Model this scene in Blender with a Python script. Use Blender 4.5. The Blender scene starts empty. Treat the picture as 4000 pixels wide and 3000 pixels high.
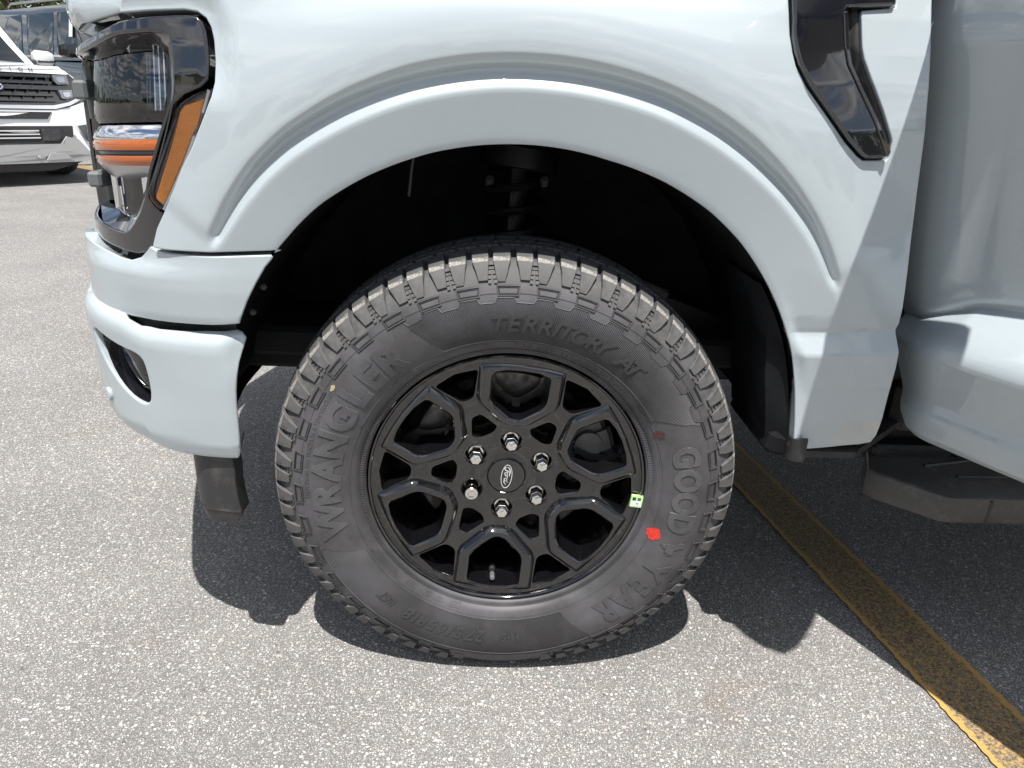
import bpy, bmesh, math, random
import numpy as np
from mathutils import Vector, geometry
from math import radians as RAD, sin, cos, pi

random.seed(7)
rng = np.random.default_rng(7)
scene = bpy.context.scene
COL = scene.collection

# ------------------------------------------------------------------ camera
cam_d = bpy.data.cameras.new("camera")
cam = bpy.data.objects.new("camera", cam_d); COL.objects.link(cam); scene.camera = cam
CAM = Vector((-0.0469, -1.1030, 1.0202)); YAW, PITCH, ROLL = 0.04349, 0.37597, 0.04538
_f = Vector((sin(YAW)*cos(PITCH), cos(YAW)*cos(PITCH), -sin(PITCH)))
_r = Vector((cos(YAW), -sin(YAW), 0)); _u = _r.cross(_f)
_r2 = _r*cos(ROLL) + _u*sin(ROLL); _u2 = _u*cos(ROLL) - _r*sin(ROLL)
from mathutils import Matrix
M = Matrix((_r2, _u2, -_f)).transposed().to_4x4(); M.translation = CAM
cam.matrix_world = M
cam_d.sensor_fit = 'HORIZONTAL'; cam_d.sensor_width = 36.0
cam_d.lens = 36.0*2820/4000; cam_d.clip_start = 0.02; cam_d.clip_end = 3000

# ------------------------------------------------------------------ sun, sky, exposure
SUN_TO = Vector((-0.03, -0.38, 1.0)).normalized()
sun_d = bpy.data.lights.new("sun", 'SUN'); sun_d.energy = 5.0; sun_d.angle = RAD(0.53)
sun_d.color = (1.0, 0.975, 0.935)
sun = bpy.data.objects.new("sun", sun_d); COL.objects.link(sun)
sun.rotation_euler = (-SUN_TO).to_track_quat('-Z', 'Y').to_euler(); sun.location = (0, -3, 12)

world = bpy.data.worlds.new("World"); scene.world = world; world.use_nodes = True
nt = world.node_tree; nt.nodes.clear()
def wn(t, **k):
    n = nt.nodes.new(t)
    for a, b in k.items(): setattr(n, a, b)
    return n
w_out = wn('ShaderNodeOutputWorld'); w_bg = wn('ShaderNodeBackground'); w_bg.inputs[1].default_value = 0.075
sky = wn('ShaderNodeTexSky', sky_type='NISHITA', sun_disc=False)
sky.sun_elevation = math.asin(SUN_TO.z); sky.sun_rotation = math.atan2(SUN_TO.x, SUN_TO.y)
sky.air_density = 1.0; sky.dust_density = 0.6; sky.ozone_density = 1.0
tc = wn('ShaderNodeTexCoord'); sep = wn('ShaderNodeSeparateXYZ'); nt.links.new(tc.outputs['Generated'], sep.inputs[0])
mx = wn('ShaderNodeMath', operation='MAXIMUM'); nt.links.new(sep.outputs[2], mx.inputs[0]); mx.inputs[1].default_value = 0.06
dx = wn('ShaderNodeMath', operation='DIVIDE'); nt.links.new(sep.outputs[0], dx.inputs[0]); nt.links.new(mx.outputs[0], dx.inputs[1])
dy = wn('ShaderNodeMath', operation='DIVIDE'); nt.links.new(sep.outputs[1], dy.inputs[0]); nt.links.new(mx.outputs[0], dy.inputs[1])
cmb = wn('ShaderNodeCombineXYZ'); nt.links.new(dx.outputs[0], cmb.inputs[0]); nt.links.new(dy.outputs[0], cmb.inputs[1])
cn = wn('ShaderNodeTexNoise'); cn.inputs['Scale'].default_value = 1.15; cn.inputs['Detail'].default_value = 7; cn.inputs['Roughness'].default_value = 0.56
cn.inputs['Distortion'].default_value = 0.35
nt.links.new(cmb.outputs[0], cn.inputs['Vector'])
cr = wn('ShaderNodeValToRGB'); cr.color_ramp.elements[0].position = 0.44; cr.color_ramp.elements[1].position = 0.54
nt.links.new(cn.outputs[0], cr.inputs[0])
hz = wn('ShaderNodeMapRange'); hz.inputs[1].default_value = 0.0; hz.inputs[2].default_value = 0.12; nt.links.new(sep.outputs[2], hz.inputs[0])
fac = wn('ShaderNodeMath', operation='MULTIPLY'); nt.links.new(cr.outputs[0], fac.inputs[0]); nt.links.new(hz.outputs[0], fac.inputs[1])
cn2 = wn('ShaderNodeTexNoise'); cn2.inputs['Scale'].default_value = 2.6; cn2.inputs['Detail'].default_value = 5
nt.links.new(cmb.outputs[0], cn2.inputs['Vector'])
cc = wn('ShaderNodeValToRGB'); cc.color_ramp.elements[0].color = (1.8, 2.1, 2.6, 1); cc.color_ramp.elements[1].color = (15, 15, 15, 1)
cc.color_ramp.elements[0].position = 0.3; cc.color_ramp.elements[1].position = 0.68
nt.links.new(cn2.outputs[0], cc.inputs[0])
mix = wn('ShaderNodeMix', data_type='RGBA'); nt.links.new(fac.outputs[0], mix.inputs[0])
nt.links.new(sky.outputs[0], mix.inputs[6]); nt.links.new(cc.outputs[0], mix.inputs[7])
nt.links.new(mix.outputs[2], w_bg.inputs[0]); nt.links.new(w_bg.outputs[0], w_out.inputs[0])

scene.view_settings.view_transform = 'Standard'; scene.view_settings.look = 'None'
scene.view_settings.gamma = 1.0; scene.view_settings.use_curve_mapping = False
scene.view_settings.exposure = 0.50
scene.render.engine = 'CYCLES'

# ------------------------------------------------------------------ materials
def newmat(name):
    m = bpy.data.materials.new(name); m.use_nodes = True
    return m, m.node_tree, m.node_tree.nodes['Principled BSDF']
def pmat(name, col, rough=0.5, metal=0.0, coat=0.0, spec=0.5, noise=None, bump=None, coat_rough=0.03, trans=0.0, ior=1.5):
    """noise=(scale, amount) varies the value a little; bump=(scale, strength, distance)."""
    m, t, b = newmat(name)
    b.inputs['Base Color'].default_value = (*col, 1); b.inputs['Roughness'].default_value = rough
    b.inputs['Metallic'].default_value = metal; b.inputs['Coat Weight'].default_value = coat
    b.inputs['Coat Roughness'].default_value = coat_rough; b.inputs['Specular IOR Level'].default_value = spec
    b.inputs['Transmission Weight'].default_value = trans; b.inputs['IOR'].default_value = ior
    co = None
    if noise or bump: co = t.nodes.new('ShaderNodeTexCoord')
    if noise:
        n = t.nodes.new('ShaderNodeTexNoise'); n.inputs['Scale'].default_value = noise[0]; n.inputs['Detail'].default_value = 6
        t.links.new(co.outputs['Object'], n.inputs['Vector'])
        r = t.nodes.new('ShaderNodeMapRange'); r.inputs[1].default_value = 0.3; r.inputs[2].default_value = 0.7
        r.inputs[3].default_value = 1-noise[1]; r.inputs[4].default_value = 1+noise[1]
        t.links.new(n.outputs[0], r.inputs[0])
        h = t.nodes.new('ShaderNodeHueSaturation'); h.inputs['Color'].default_value = (*col, 1)
        t.links.new(r.outputs[0], h.inputs['Value']); t.links.new(h.outputs[0], b.inputs['Base Color'])
    if bump:
        n2 = t.nodes.new('ShaderNodeTexNoise'); n2.inputs['Scale'].default_value = bump[0]; n2.inputs['Detail'].default_value = 4
        t.links.new(co.outputs['Object'], n2.inputs['Vector'])
        bp = t.nodes.new('ShaderNodeBump'); bp.inputs['Strength'].default_value = bump[1]; bp.inputs['Distance'].default_value = bump[2]
        t.links.new(n2.outputs[0], bp.inputs['Height']); t.links.new(bp.outputs[0], b.inputs['Normal'])
    return m
def dusty(name, col, dust, rough, scale, lo, hi, coat=0.0, metal=0.0, bump=None, rough2=0.8):
    """a surface with dust or wear laid over it by noise"""
    m = pmat(name, col, rough, metal, coat, bump=bump); t = m.node_tree; b = t.nodes['Principled BSDF']
    co = t.nodes.new('ShaderNodeTexCoord'); n = t.nodes.new('ShaderNodeTexNoise'); n.inputs['Scale'].default_value = scale
    n.inputs['Detail'].default_value = 8; n.inputs['Roughness'].default_value = 0.65
    t.links.new(co.outputs['Object'], n.inputs['Vector'])
    r = t.nodes.new('ShaderNodeMapRange'); r.inputs[1].default_value = lo; r.inputs[2].default_value = hi; t.links.new(n.outputs[0], r.inputs[0])
    mx = t.nodes.new('ShaderNodeMix'); mx.data_type = 'RGBA'; mx.inputs[6].default_value = (*col, 1); mx.inputs[7].default_value = (*dust, 1)
    t.links.new(r.outputs[0], mx.inputs[0]); t.links.new(mx.outputs[2], b.inputs['Base Color'])
    mr = t.nodes.new('ShaderNodeMapRange'); mr.inputs[3].default_value = rough; mr.inputs[4].default_value = rough2
    t.links.new(r.outputs[0], mr.inputs[0]); t.links.new(mr.outputs[0], b.inputs['Roughness'])
    return m
def clear(name, tint=(1,1,1), refl=1.0, ior=1.75):
    """thin clear cover: transparent with a Fresnel reflection on both faces"""
    m = bpy.data.materials.new(name); m.use_nodes = True; t = m.node_tree; t.nodes.clear()
    o = t.nodes.new('ShaderNodeOutputMaterial'); tr = t.nodes.new('ShaderNodeBsdfTransparent'); g = t.nodes.new('ShaderNodeBsdfGlossy')
    tr.inputs[0].default_value = (*tint, 1); g.inputs['Roughness'].default_value = 0.01; g.inputs[0].default_value = (refl, refl, refl, 1)
    fr = t.nodes.new('ShaderNodeFresnel'); fr.inputs[0].default_value = ior; mx = t.nodes.new('ShaderNodeMixShader')
    t.links.new(fr.outputs[0], mx.inputs[0]); t.links.new(tr.outputs[0], mx.inputs[1]); t.links.new(g.outputs[0], mx.inputs[2])
    t.links.new(mx.outputs[0], o.inputs[0]); return m

MAT = {}
MAT['paint'] = pmat('pale_grey_paint', (0.405, 0.455, 0.478), 0.38, 0, 1.0, 0.5, noise=(900, 0.02), coat_rough=0.015)
MAT['paint'].node_tree.nodes['Principled BSDF'].inputs['Coat IOR'].default_value = 1.7
MAT['gloss_black'] = pmat('gloss_black_plastic', (0.006, 0.006, 0.008), 0.12, 0, 1.0, 0.5, coat_rough=0.02)
MAT['satin_black'] = dusty('textured_black_plastic', (0.020, 0.020, 0.021), (0.07, 0.065, 0.06), 0.48, 60, 0.52, 0.75, bump=(1400, 0.25, 0.0006))
MAT['valance'] = dusty('air_dam_plastic', (0.030, 0.030, 0.031), (0.085, 0.075, 0.065), 0.42, 30, 0.5, 0.75, bump=(1200, 0.2, 0.0005))
MAT['board'] = dusty('step_plastic', (0.062, 0.060, 0.058), (0.12, 0.11, 0.10), 0.40, 60, 0.5, 0.78, bump=(1200, 0.2, 0.0005))
MAT['dark'] = pmat('dark_liner', (0.009, 0.0095, 0.011), 0.75, spec=0.15, noise=(14, 0.5), bump=(220, 0.4, 0.001))
MAT['frame'] = dusty('chassis_steel', (0.006, 0.006, 0.007), (0.018, 0.017, 0.016), 0.4, 12, 0.5, 0.8)
MAT['rim'] = dusty('gloss_black_alloy', (0.0045, 0.0045, 0.0052), (0.040, 0.040, 0.041), 0.08, 340, 0.57, 0.85, coat=1.0, rough2=0.40)
MAT['rim'].node_tree.nodes['Principled BSDF'].inputs['Coat IOR'].default_value = 1.65; MAT['gloss_black'].node_tree.nodes['Principled BSDF'].inputs['Coat IOR'].default_value = 1.75
MAT['rubber'] = dusty('tyre_rubber', (0.052, 0.050, 0.051), (0.10, 0.097, 0.104), 0.50, 7, 0.40, 0.66, rough2=0.60, bump=(700, 0.05, 0.0004))
MAT['tread'] = dusty('tread_rubber', (0.075, 0.076, 0.078), (0.13, 0.13, 0.13), 0.72, 60, 0.5, 0.75, bump=(600, 0.2, 0.0006), rough2=0.85)
MAT['scuff'] = dusty('scuffed_shoulder_rubber', (0.07, 0.068, 0.066), (0.34, 0.318, 0.29), 0.75, 120, 0.40, 0.62, bump=(800, 0.3, 0.0006), rough2=0.9)
MAT['shoulder'] = dusty('dusty_shoulder_rubber', (0.060, 0.0595, 0.060), (0.120, 0.117, 0.115), 0.6, 40, 0.38, 0.68, bump=(700, 0.2, 0.0005), rough2=0.85)
MAT['chrome'] = pmat('chrome', (0.78, 0.78, 0.80), 0.06, 1.0)
MAT['lug'] = pmat('lug_steel', (0.86, 0.84, 0.80), 0.16, 1.0, noise=(60, 0.12))
MAT['steel'] = dusty('brake_steel', (0.20, 0.19, 0.18), (0.10, 0.085, 0.07), 0.38, 40, 0.45, 0.7, metal=0.9)
MAT['cast'] = pmat('cast_caliper', (0.17, 0.165, 0.16), 0.6, 0.6, noise=(50, 0.2), bump=(200, 0.4, 0.001))
MAT['white_print'] = pmat('white_print', (0.72, 0.72, 0.70), 0.4)
MAT['red_paint'] = dusty('red_paint_mark', (0.62, 0.035, 0.02), (0.40, 0.02, 0.012), 0.55, 300, 0.45, 0.6)
MAT['faded_red'] = dusty('faded_red_mark', (0.14, 0.03, 0.026), (0.05, 0.03, 0.03), 0.6, 500, 0.40, 0.6)
MAT['cream'] = pmat('cream_smear', (0.36, 0.30, 0.17), 0.7)
MAT['sticker'] = pmat('pale_green_sticker', (0.52, 0.82, 0.36), 0.45)
MAT['ink'] = pmat('sticker_ink', (0.02, 0.05, 0.02), 0.5)
MAT['lens'] = clear('clear_lens'); MAT['marker_cover'] = clear('marker_cover', ior=1.35)
MAT['amber'] = pmat('amber_lens', (0.92, 0.30, 0.010), 0.14, 0, 0.6, bump=(900, 0.5, 0.0008), noise=(900, 0.35))
MAT['amber_clear'] = pmat('amber_bar_lens', (0.42, 0.095, 0.006), 0.10, 0, 1.0)
MAT['housing'] = pmat('lamp_housing', (0.10, 0.105, 0.12), 0.25, 0.6)
MAT['reflector'] = pmat('lamp_reflector', (0.72, 0.74, 0.76), 0.10, 1.0)
MAT['satin_chrome'] = pmat('satin_chrome', (0.50, 0.50, 0.51), 0.32, 1.0)
MAT['tab'] = pmat('grey_clip_plastic', (0.13, 0.14, 0.14), 0.5)
MAT['fog'] = pmat('smoked_fog_lens', (0.012, 0.014, 0.018), 0.08, 0, 1.0)
MAT['rust'] = pmat('dusty_bracket', (0.12, 0.095, 0.075), 0.6, 0.3, noise=(40, 0.4))
MAT['under'] = pmat('underbody', (0.012, 0.012, 0.013), 0.7)
MAT['glass'] = pmat('dark_window_glass', (0.010, 0.012, 0.013), 0.02, 0, 0.0, 0.9)

# ------------------------------------------------------------------ mesh helpers
def link(o, parent=None):
    COL.objects.link(o)
    if parent is not None: o.parent = parent
    return o
def empty(name, loc=(0,0,0), rz=0, parent=None):
    o = bpy.data.objects.new(name, None); o.location = loc; o.rotation_euler = (0, 0, rz); o.empty_display_size = 0.1
    return link(o, parent)
def tag(o, label=None, cat=None, group=None, kind=None):
    for k, v in (('label', label), ('category', cat), ('group', group), ('kind', kind)):
        if v: o[k] = v
    return o
def mesh(name, V, Fc, m, parent=None, smooth=30, normals=None):
    me = bpy.data.meshes.new(name); me.from_pydata([tuple(v) for v in V], [], [tuple(int(i) for i in f) for f in Fc])
    me.materials.append(MAT[m] if isinstance(m, str) else m); me.update()
    if normals is not None:
        me.shade_smooth(); me.normals_split_custom_set_from_vertices([tuple(n) for n in normals])
    elif smooth:
        me.shade_smooth(); me.set_sharp_from_angle(angle=RAD(smooth))
    return link(bpy.data.objects.new(name, me), parent)
class MB:
    """collects shapes for ONE mesh"""
    def __init__(s): s.V = []; s.F = []
    def add(s, V, Fc):
        n = len(s.V); s.V += [tuple(v) for v in V]; s.F += [tuple(i+n for i in f) for f in Fc]; return s
    def box(s, c, d, R=None):
        c = Vector(c); pts = []
        for x, y, z in ((-1,-1,-1),(1,-1,-1),(1,1,-1),(-1,1,-1),(-1,-1,1),(1,-1,1),(1,1,1),(-1,1,1)):
            v = Vector((x*d[0]/2, y*d[1]/2, z*d[2]/2))
            if R is not None: v = R @ v
            pts.append(c+v)
        return s.add(pts, [(0,3,2,1),(4,5,6,7),(0,1,5,4),(1,2,6,5),(2,3,7,6),(3,0,4,7)])
    def bbox(s, c, d, b, R=None):
        """box with chamfered edges"""
        c = Vector(c); pts = []; h = [q/2 for q in d]; idx = {}
        for sx in (-1,1):
            for sy in (-1,1):
                for sz in (-1,1):
                    for a in range(3):
                        v = [sx*(h[0]-b), sy*(h[1]-b), sz*(h[2]-b)]; v[a] += (sx, sy, sz)[a]*b
                        v = Vector(v)
                        if R is not None: v = R @ v
                        idx[(sx,sy,sz,a)] = len(pts); pts.append(c+v)
        Fc = []
        for a in range(3):
            o1, o2 = [k for k in range(3) if k != a]
            for sg in (-1,1):
                f = []
                for u, w in ((-1,-1),(1,-1),(1,1),(-1,1)):
                    k = [0,0,0]; k[a]=sg; k[o1]=u; k[o2]=w; f.append(idx[(k[0],k[1],k[2],a)])
                if (sg > 0) == (a == 1): f.reverse()
                Fc.append(f)
        for a in range(3):
            o1, o2 = [k for k in range(3) if k != a]
            for u in (-1,1):
                for w in (-1,1):
                    k = [0,0,0]; k[o1]=u; k[o2]=w
                    q0=k[:]; q0[a]=-1; q1=k[:]; q1[a]=1
                    Fc.append((idx[(*q0,o1)], idx[(*q1,o1)], idx[(*q1,o2)], idx[(*q0,o2)]))
        for sx in (-1,1):
            for sy in (-1,1):
                for sz in (-1,1): Fc.append([idx[(sx,sy,sz,a)] for a in range(3)])
        return s.add(pts, Fc)
    def loft(s, loops, closed=True, cap0=False, cap1=False):
        n = len(loops[0]); V = []; Fc = []
        for l in loops: V += [tuple(v) for v in l]
        for k in range(len(loops)-1):
            for i in range(n if closed else n-1):
                j = (i+1) % n; Fc.append((k*n+i, k*n+j, (k+1)*n+j, (k+1)*n+i))
        if cap0: Fc.append(tuple(range(n-1, -1, -1)))
        if cap1: Fc.append(tuple((len(loops)-1)*n+i for i in range(n)))
        return s.add(V, Fc)
    def tube(s, pts, r, n=10, cap=True):
        pts = [Vector(q) for q in pts]; loops = []
        rr = r if isinstance(r, (list, tuple)) else [r]*len(pts)
        for i, q in enumerate(pts):
            d = (pts[min(i+1,len(pts)-1)]-pts[max(i-1,0)]).normalized()
            a = d.cross(Vector((0,0,1)) if abs(d.z) < 0.9 else Vector((1,0,0))).normalized(); b = d.cross(a)
            loops.append([q+(a*cos(2*pi*k/n)+b*sin(2*pi*k/n))*rr[i] for k in range(n)])
        return s.loft(loops, True, cap, cap)
    def build(s, name, m, parent=None, smooth=30):
        o = mesh(name, s.V, s.F, m, parent, 0)
        bm = bmesh.new(); bm.from_mesh(o.data); bmesh.ops.recalc_face_normals(bm, faces=bm.faces); bm.to_mesh(o.data); bm.free()
        if smooth: o.data.shade_smooth(); o.data.set_sharp_from_angle(angle=RAD(smooth))
        return o

def resample(P, step, closed=True):
    P = np.array(P, float); Q = np.vstack([P, P[:1]]) if closed else P
    out = []
    for a, b in zip(Q[:-1], Q[1:]):
        n = max(1, int(math.ceil(np.linalg.norm(b-a)/step)))
        for k in range(n): out.append(a+(b-a)*k/n)
    if not closed: out.append(Q[-1])
    return np.array(out)
def rounded(P, r, n=5):
    """closed polygon with rounded corners"""
    P = [np.array(q, float) for q in P]; out = []
    for i in range(len(P)):
        a, b, c = P[i-1], P[i], P[(i+1) % len(P)]
        u = a-b; v = c-b; lu = np.linalg.norm(u); lv = np.linalg.norm(v); rr = r[i] if isinstance(r, (list, tuple)) else r
        d = min(rr, lu*0.45, lv*0.45)
        p0 = b+u/lu*d; p1 = b+v/lv*d
        for k in range(n+1):
            t = k/n; out.append((1-t)**2*p0+2*t*(1-t)*b+t*t*p1)
    return np.array(out)
def smooth_closed(P, it=1):
    P = np.array(P, float)
    for _ in range(it):
        Q = np.empty((2*len(P), 2)); N_ = np.roll(P, -1, axis=0); Q[0::2] = 0.75*P+0.25*N_; Q[1::2] = 0.25*P+0.75*N_; P = Q
    return P
def area(P): x, y = P[:,0], P[:,1]; return 0.5*np.sum(x*np.roll(y,-1)-np.roll(x,-1)*y)
def ccw(P): return P if area(P) > 0 else P[::-1].copy()
def pnormals(P):
    """outward normals of a ccw polygon's vertices"""
    e = np.roll(P,-1,axis=0)-P; e /= np.linalg.norm(e,axis=1)[:,None]+1e-12
    n = np.stack([e[:,1], -e[:,0]], 1); m = n+np.roll(n,1,axis=0); l = np.linalg.norm(m,axis=1)[:,None]
    m = m/np.maximum(l,1e-6); k = np.clip(1/np.maximum((m*n).sum(1),0.5),1,1.6); return m, k
def inset(P, d): m, k = pnormals(P); return P-m*(k*d)[:,None]
def inside(P, Q):
    x, y = Q[:,0], Q[:,1]; r = np.zeros(len(Q), bool); n = len(P)
    for i in range(n):
        x0, y0 = P[i]; x1, y1 = P[(i+1) % n]
        if y0 == y1: continue
        c = (y0 > y) != (y1 > y); r ^= c & (x < (x1-x0)*(y-y0)/(y1-y0)+x0)
    return r
def dist_to(P, Q):
    d = np.full(len(Q), 1e9)
    for i in range(len(P)):
        a = P[i]; b = P[(i+1) % len(P)]; ab = b-a; t = np.clip(((Q-a)@ab)/(ab@ab+1e-12), 0, 1)
        d = np.minimum(d, np.linalg.norm(Q-(a+t[:,None]*ab), axis=1))
    return d
def sstep(a, b, x): t = np.clip((np.asarray(x, float)-a)/(b-a), 0, 1); return t*t*(3-2*t)
def tri(outline, holes, pts):
    """constrained triangulation of a polygon with holes; returns points, triangles"""
    V = [Vector((float(a), float(b))) for a, b in outline]; E = [(i, (i+1) % len(outline)) for i in range(len(outline))]
    for h in holes:
        n = len(V); V += [Vector((float(a), float(b))) for a, b in h]; E += [(n+i, n+(i+1) % len(h)) for i in range(len(h))]
    nb = len(V); V += [Vector((float(a), float(b))) for a, b in pts]
    r = geometry.delaunay_2d_cdt(V, E, [], 0, 1e-7)
    P = np.array([(v.x, v.y) for v in r[0]]); T = np.array([f for f in r[2] if len(f) == 3])
    c = P[T].mean(1); k = inside(outline, c)
    for h in holes: k &= ~inside(h, c)
    T = T[k]; e1 = P[T[:,1]]-P[T[:,0]]; e2 = P[T[:,2]]-P[T[:,0]]; f = e1[:,0]*e2[:,1]-e1[:,1]*e2[:,0] < 0
    T[f] = T[f][:, ::-1]
    return P, T, nb, r

# plan curve of the truck body: s runs like x along the flank and bends round the front corner
CP = [(3.0,-.035),(.8,-.035),(0,-.035),(-.40,-.035),(-.48,-.031),(-.553,-.018),(-.606,.004),(-.648,.036),(-.681,.08),(-.709,.14),(-.735,.21),(-.778,.33),(-.826,.48),(-.876,.66),(-.915,.83),(-.925,.9585)]
YC = 0.9585
def catmull(P, n=24):
    P = np.array(P); Q = np.vstack([2*P[0]-P[1], P, 2*P[-1]-P[-2]]); out = []
    for i in range(1, len(Q)-2):
        p0, p1, p2, p3 = Q[i-1:i+3]; t0 = 0; t1 = t0+np.linalg.norm(p1-p0)**.5; t2 = t1+np.linalg.norm(p2-p1)**.5; t3 = t2+np.linalg.norm(p3-p2)**.5
        for t in np.linspace(t1, t2, n, endpoint=False):
            A1=(t1-t)/(t1-t0)*p0+(t-t0)/(t1-t0)*p1; A2=(t2-t)/(t2-t1)*p1+(t-t1)/(t2-t1)*p2; A3=(t3-t)/(t3-t2)*p2+(t-t2)/(t3-t2)*p3
            B1=(t2-t)/(t2-t0)*A1+(t-t0)/(t2-t0)*A2; B2=(t3-t)/(t3-t1)*A2+(t-t1)/(t3-t1)*A3
            out.append((t2-t)/(t2-t1)*B1+(t-t1)/(t2-t1)*B2)
    out.append(P[-1]); return np.array(out)
class Wrap:
    """maps (s, z, offset) to space along a plan curve"""
    def __init__(s, CPts, x0):
        C = catmull(CPts); L = np.concatenate([[0], np.cumsum(np.linalg.norm(np.diff(C,axis=0),axis=1))]); S = x0-L
        T = np.gradient(C, axis=0); T /= np.linalg.norm(T,axis=1)[:,None]; N_ = np.stack([-T[:,1], T[:,0]],1)
        if N_[5][1] > 0: N_ = -N_
        for _ in range(3): N_[1:-1] = (N_[:-2]+N_[1:-1]*2+N_[2:])/4
        N_ /= np.linalg.norm(N_,axis=1)[:,None]
        s.S = S[::-1]; s.C = C[::-1]; s.N = N_[::-1]; s.end = S[-1]
    def __call__(s, a, z, o):
        a = np.asarray(a, float); c = np.stack([np.interp(a, s.S, s.C[:,k]) for k in (0,1)], -1); n = np.stack([np.interp(a, s.S, s.N[:,k]) for k in (0,1)], -1)
        q = c+n*np.asarray(o, float)[..., None]; return np.concatenate([q, np.asarray(z, float)[..., None]+0*q[..., :1]], -1)
WR = Wrap(CP, 3.0); SEND = WR.end

def panel(name, outline, ofun, m, parent, holes=(), step=0.012, extra=None, rnd=0.0025, flange=0.018, mp=WR, bstep=0.006, hflange=None):
    out = ccw(resample(outline, bstep)); hs = [ccw(resample(h, bstep)) for h in holes]
    oin = inset(out, rnd); hin = [inset(h, -rnd) for h in hs]
    lo = oin.min(0); hi = oin.max(0)
    gx, gz = np.meshgrid(np.arange(lo[0]+step/2, hi[0], step), np.arange(lo[1]+step/2, hi[1], step)); g = np.stack([gx.ravel(), gz.ravel()],1)
    if extra is not None:
        g = g[np.min(np.linalg.norm(g[:,None]-extra[None, ::2], axis=2), axis=1) > step*0.55] if len(extra) < 12000 else g
        g = np.vstack([g, extra])
    k = inside(oin, g)
    for h in hin: k &= ~inside(h, g)
    g = g[k]; d = dist_to(oin, g)
    for h in hin: d = np.minimum(d, dist_to(h, g))
    g = g[d > 0.0028]
    P, T, nb, r = tri(oin, hin, g)
    e = 6e-4
    def pos(q): return mp(q[:,0], q[:,1], ofun(q[:,0], q[:,1]))
    def nrm(q):
        ds = pos(q+[e,0])-pos(q-[e,0]); dz = pos(q+[0,e])-pos(q-[0,e]); n = np.cross(ds, dz); n /= np.linalg.norm(n,axis=1)[:,None]+1e-12
        return n, ds/np.linalg.norm(ds,axis=1)[:,None], dz/np.linalg.norm(dz,axis=1)[:,None]
    V = pos(P); N3, _, _ = nrm(P); sg = 1.0
    # outward on the flank is -Y
    V = list(V); NN = list(N3); Fc = [tuple(t) for t in T]
    for loop, isin, src, fl in [(oin, False, out, flange)]+[(h, True, s_, hflange or flange) for h, s_ in zip(hin, hs)]:
        pn, _ = pnormals(loop); pn = -pn if isin else pn
        n3, ts, tz = nrm(loop); base = pos(loop); dirn = ts*pn[:, :1]+tz*pn[:, 1:]
        rings = []
        for a in (0.0, 35, 65, 90):
            a = RAD(a); rings.append((base+dirn*(rnd*sin(a))-n3*(rnd*(1-cos(a))), n3*cos(a)+dirn*sin(a)))
        rings.append((base+dirn*rnd-n3*(rnd+fl), dirn))
        i0 = len(V); n = len(loop)
        for q, nn in rings: V += list(q); NN += list(nn)
        for rk in range(len(rings)-1):
            for i in range(n):
                j = (i+1) % n; f = (i0+rk*n+i, i0+(rk+1)*n+i, i0+(rk+1)*n+j, i0+rk*n+j)
                Fc.append(f[::-1] if isin else f)
    return mesh(name, V, Fc, m, parent, normals=NN)
def far_copy(o, parent):
    """the same part on the other flank of the truck"""
    c = o.copy(); COL.objects.link(c); c.parent = parent; c.scale = (1, -1, 1); c.location = (o.location.x, 2*YC-o.location.y, o.location.z)
    for ch in o.children:
        d = ch.copy(); COL.objects.link(d); d.parent = c
    return c
mm = lambda L: [(a/1000, b/1000) for a, b in L]

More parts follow.
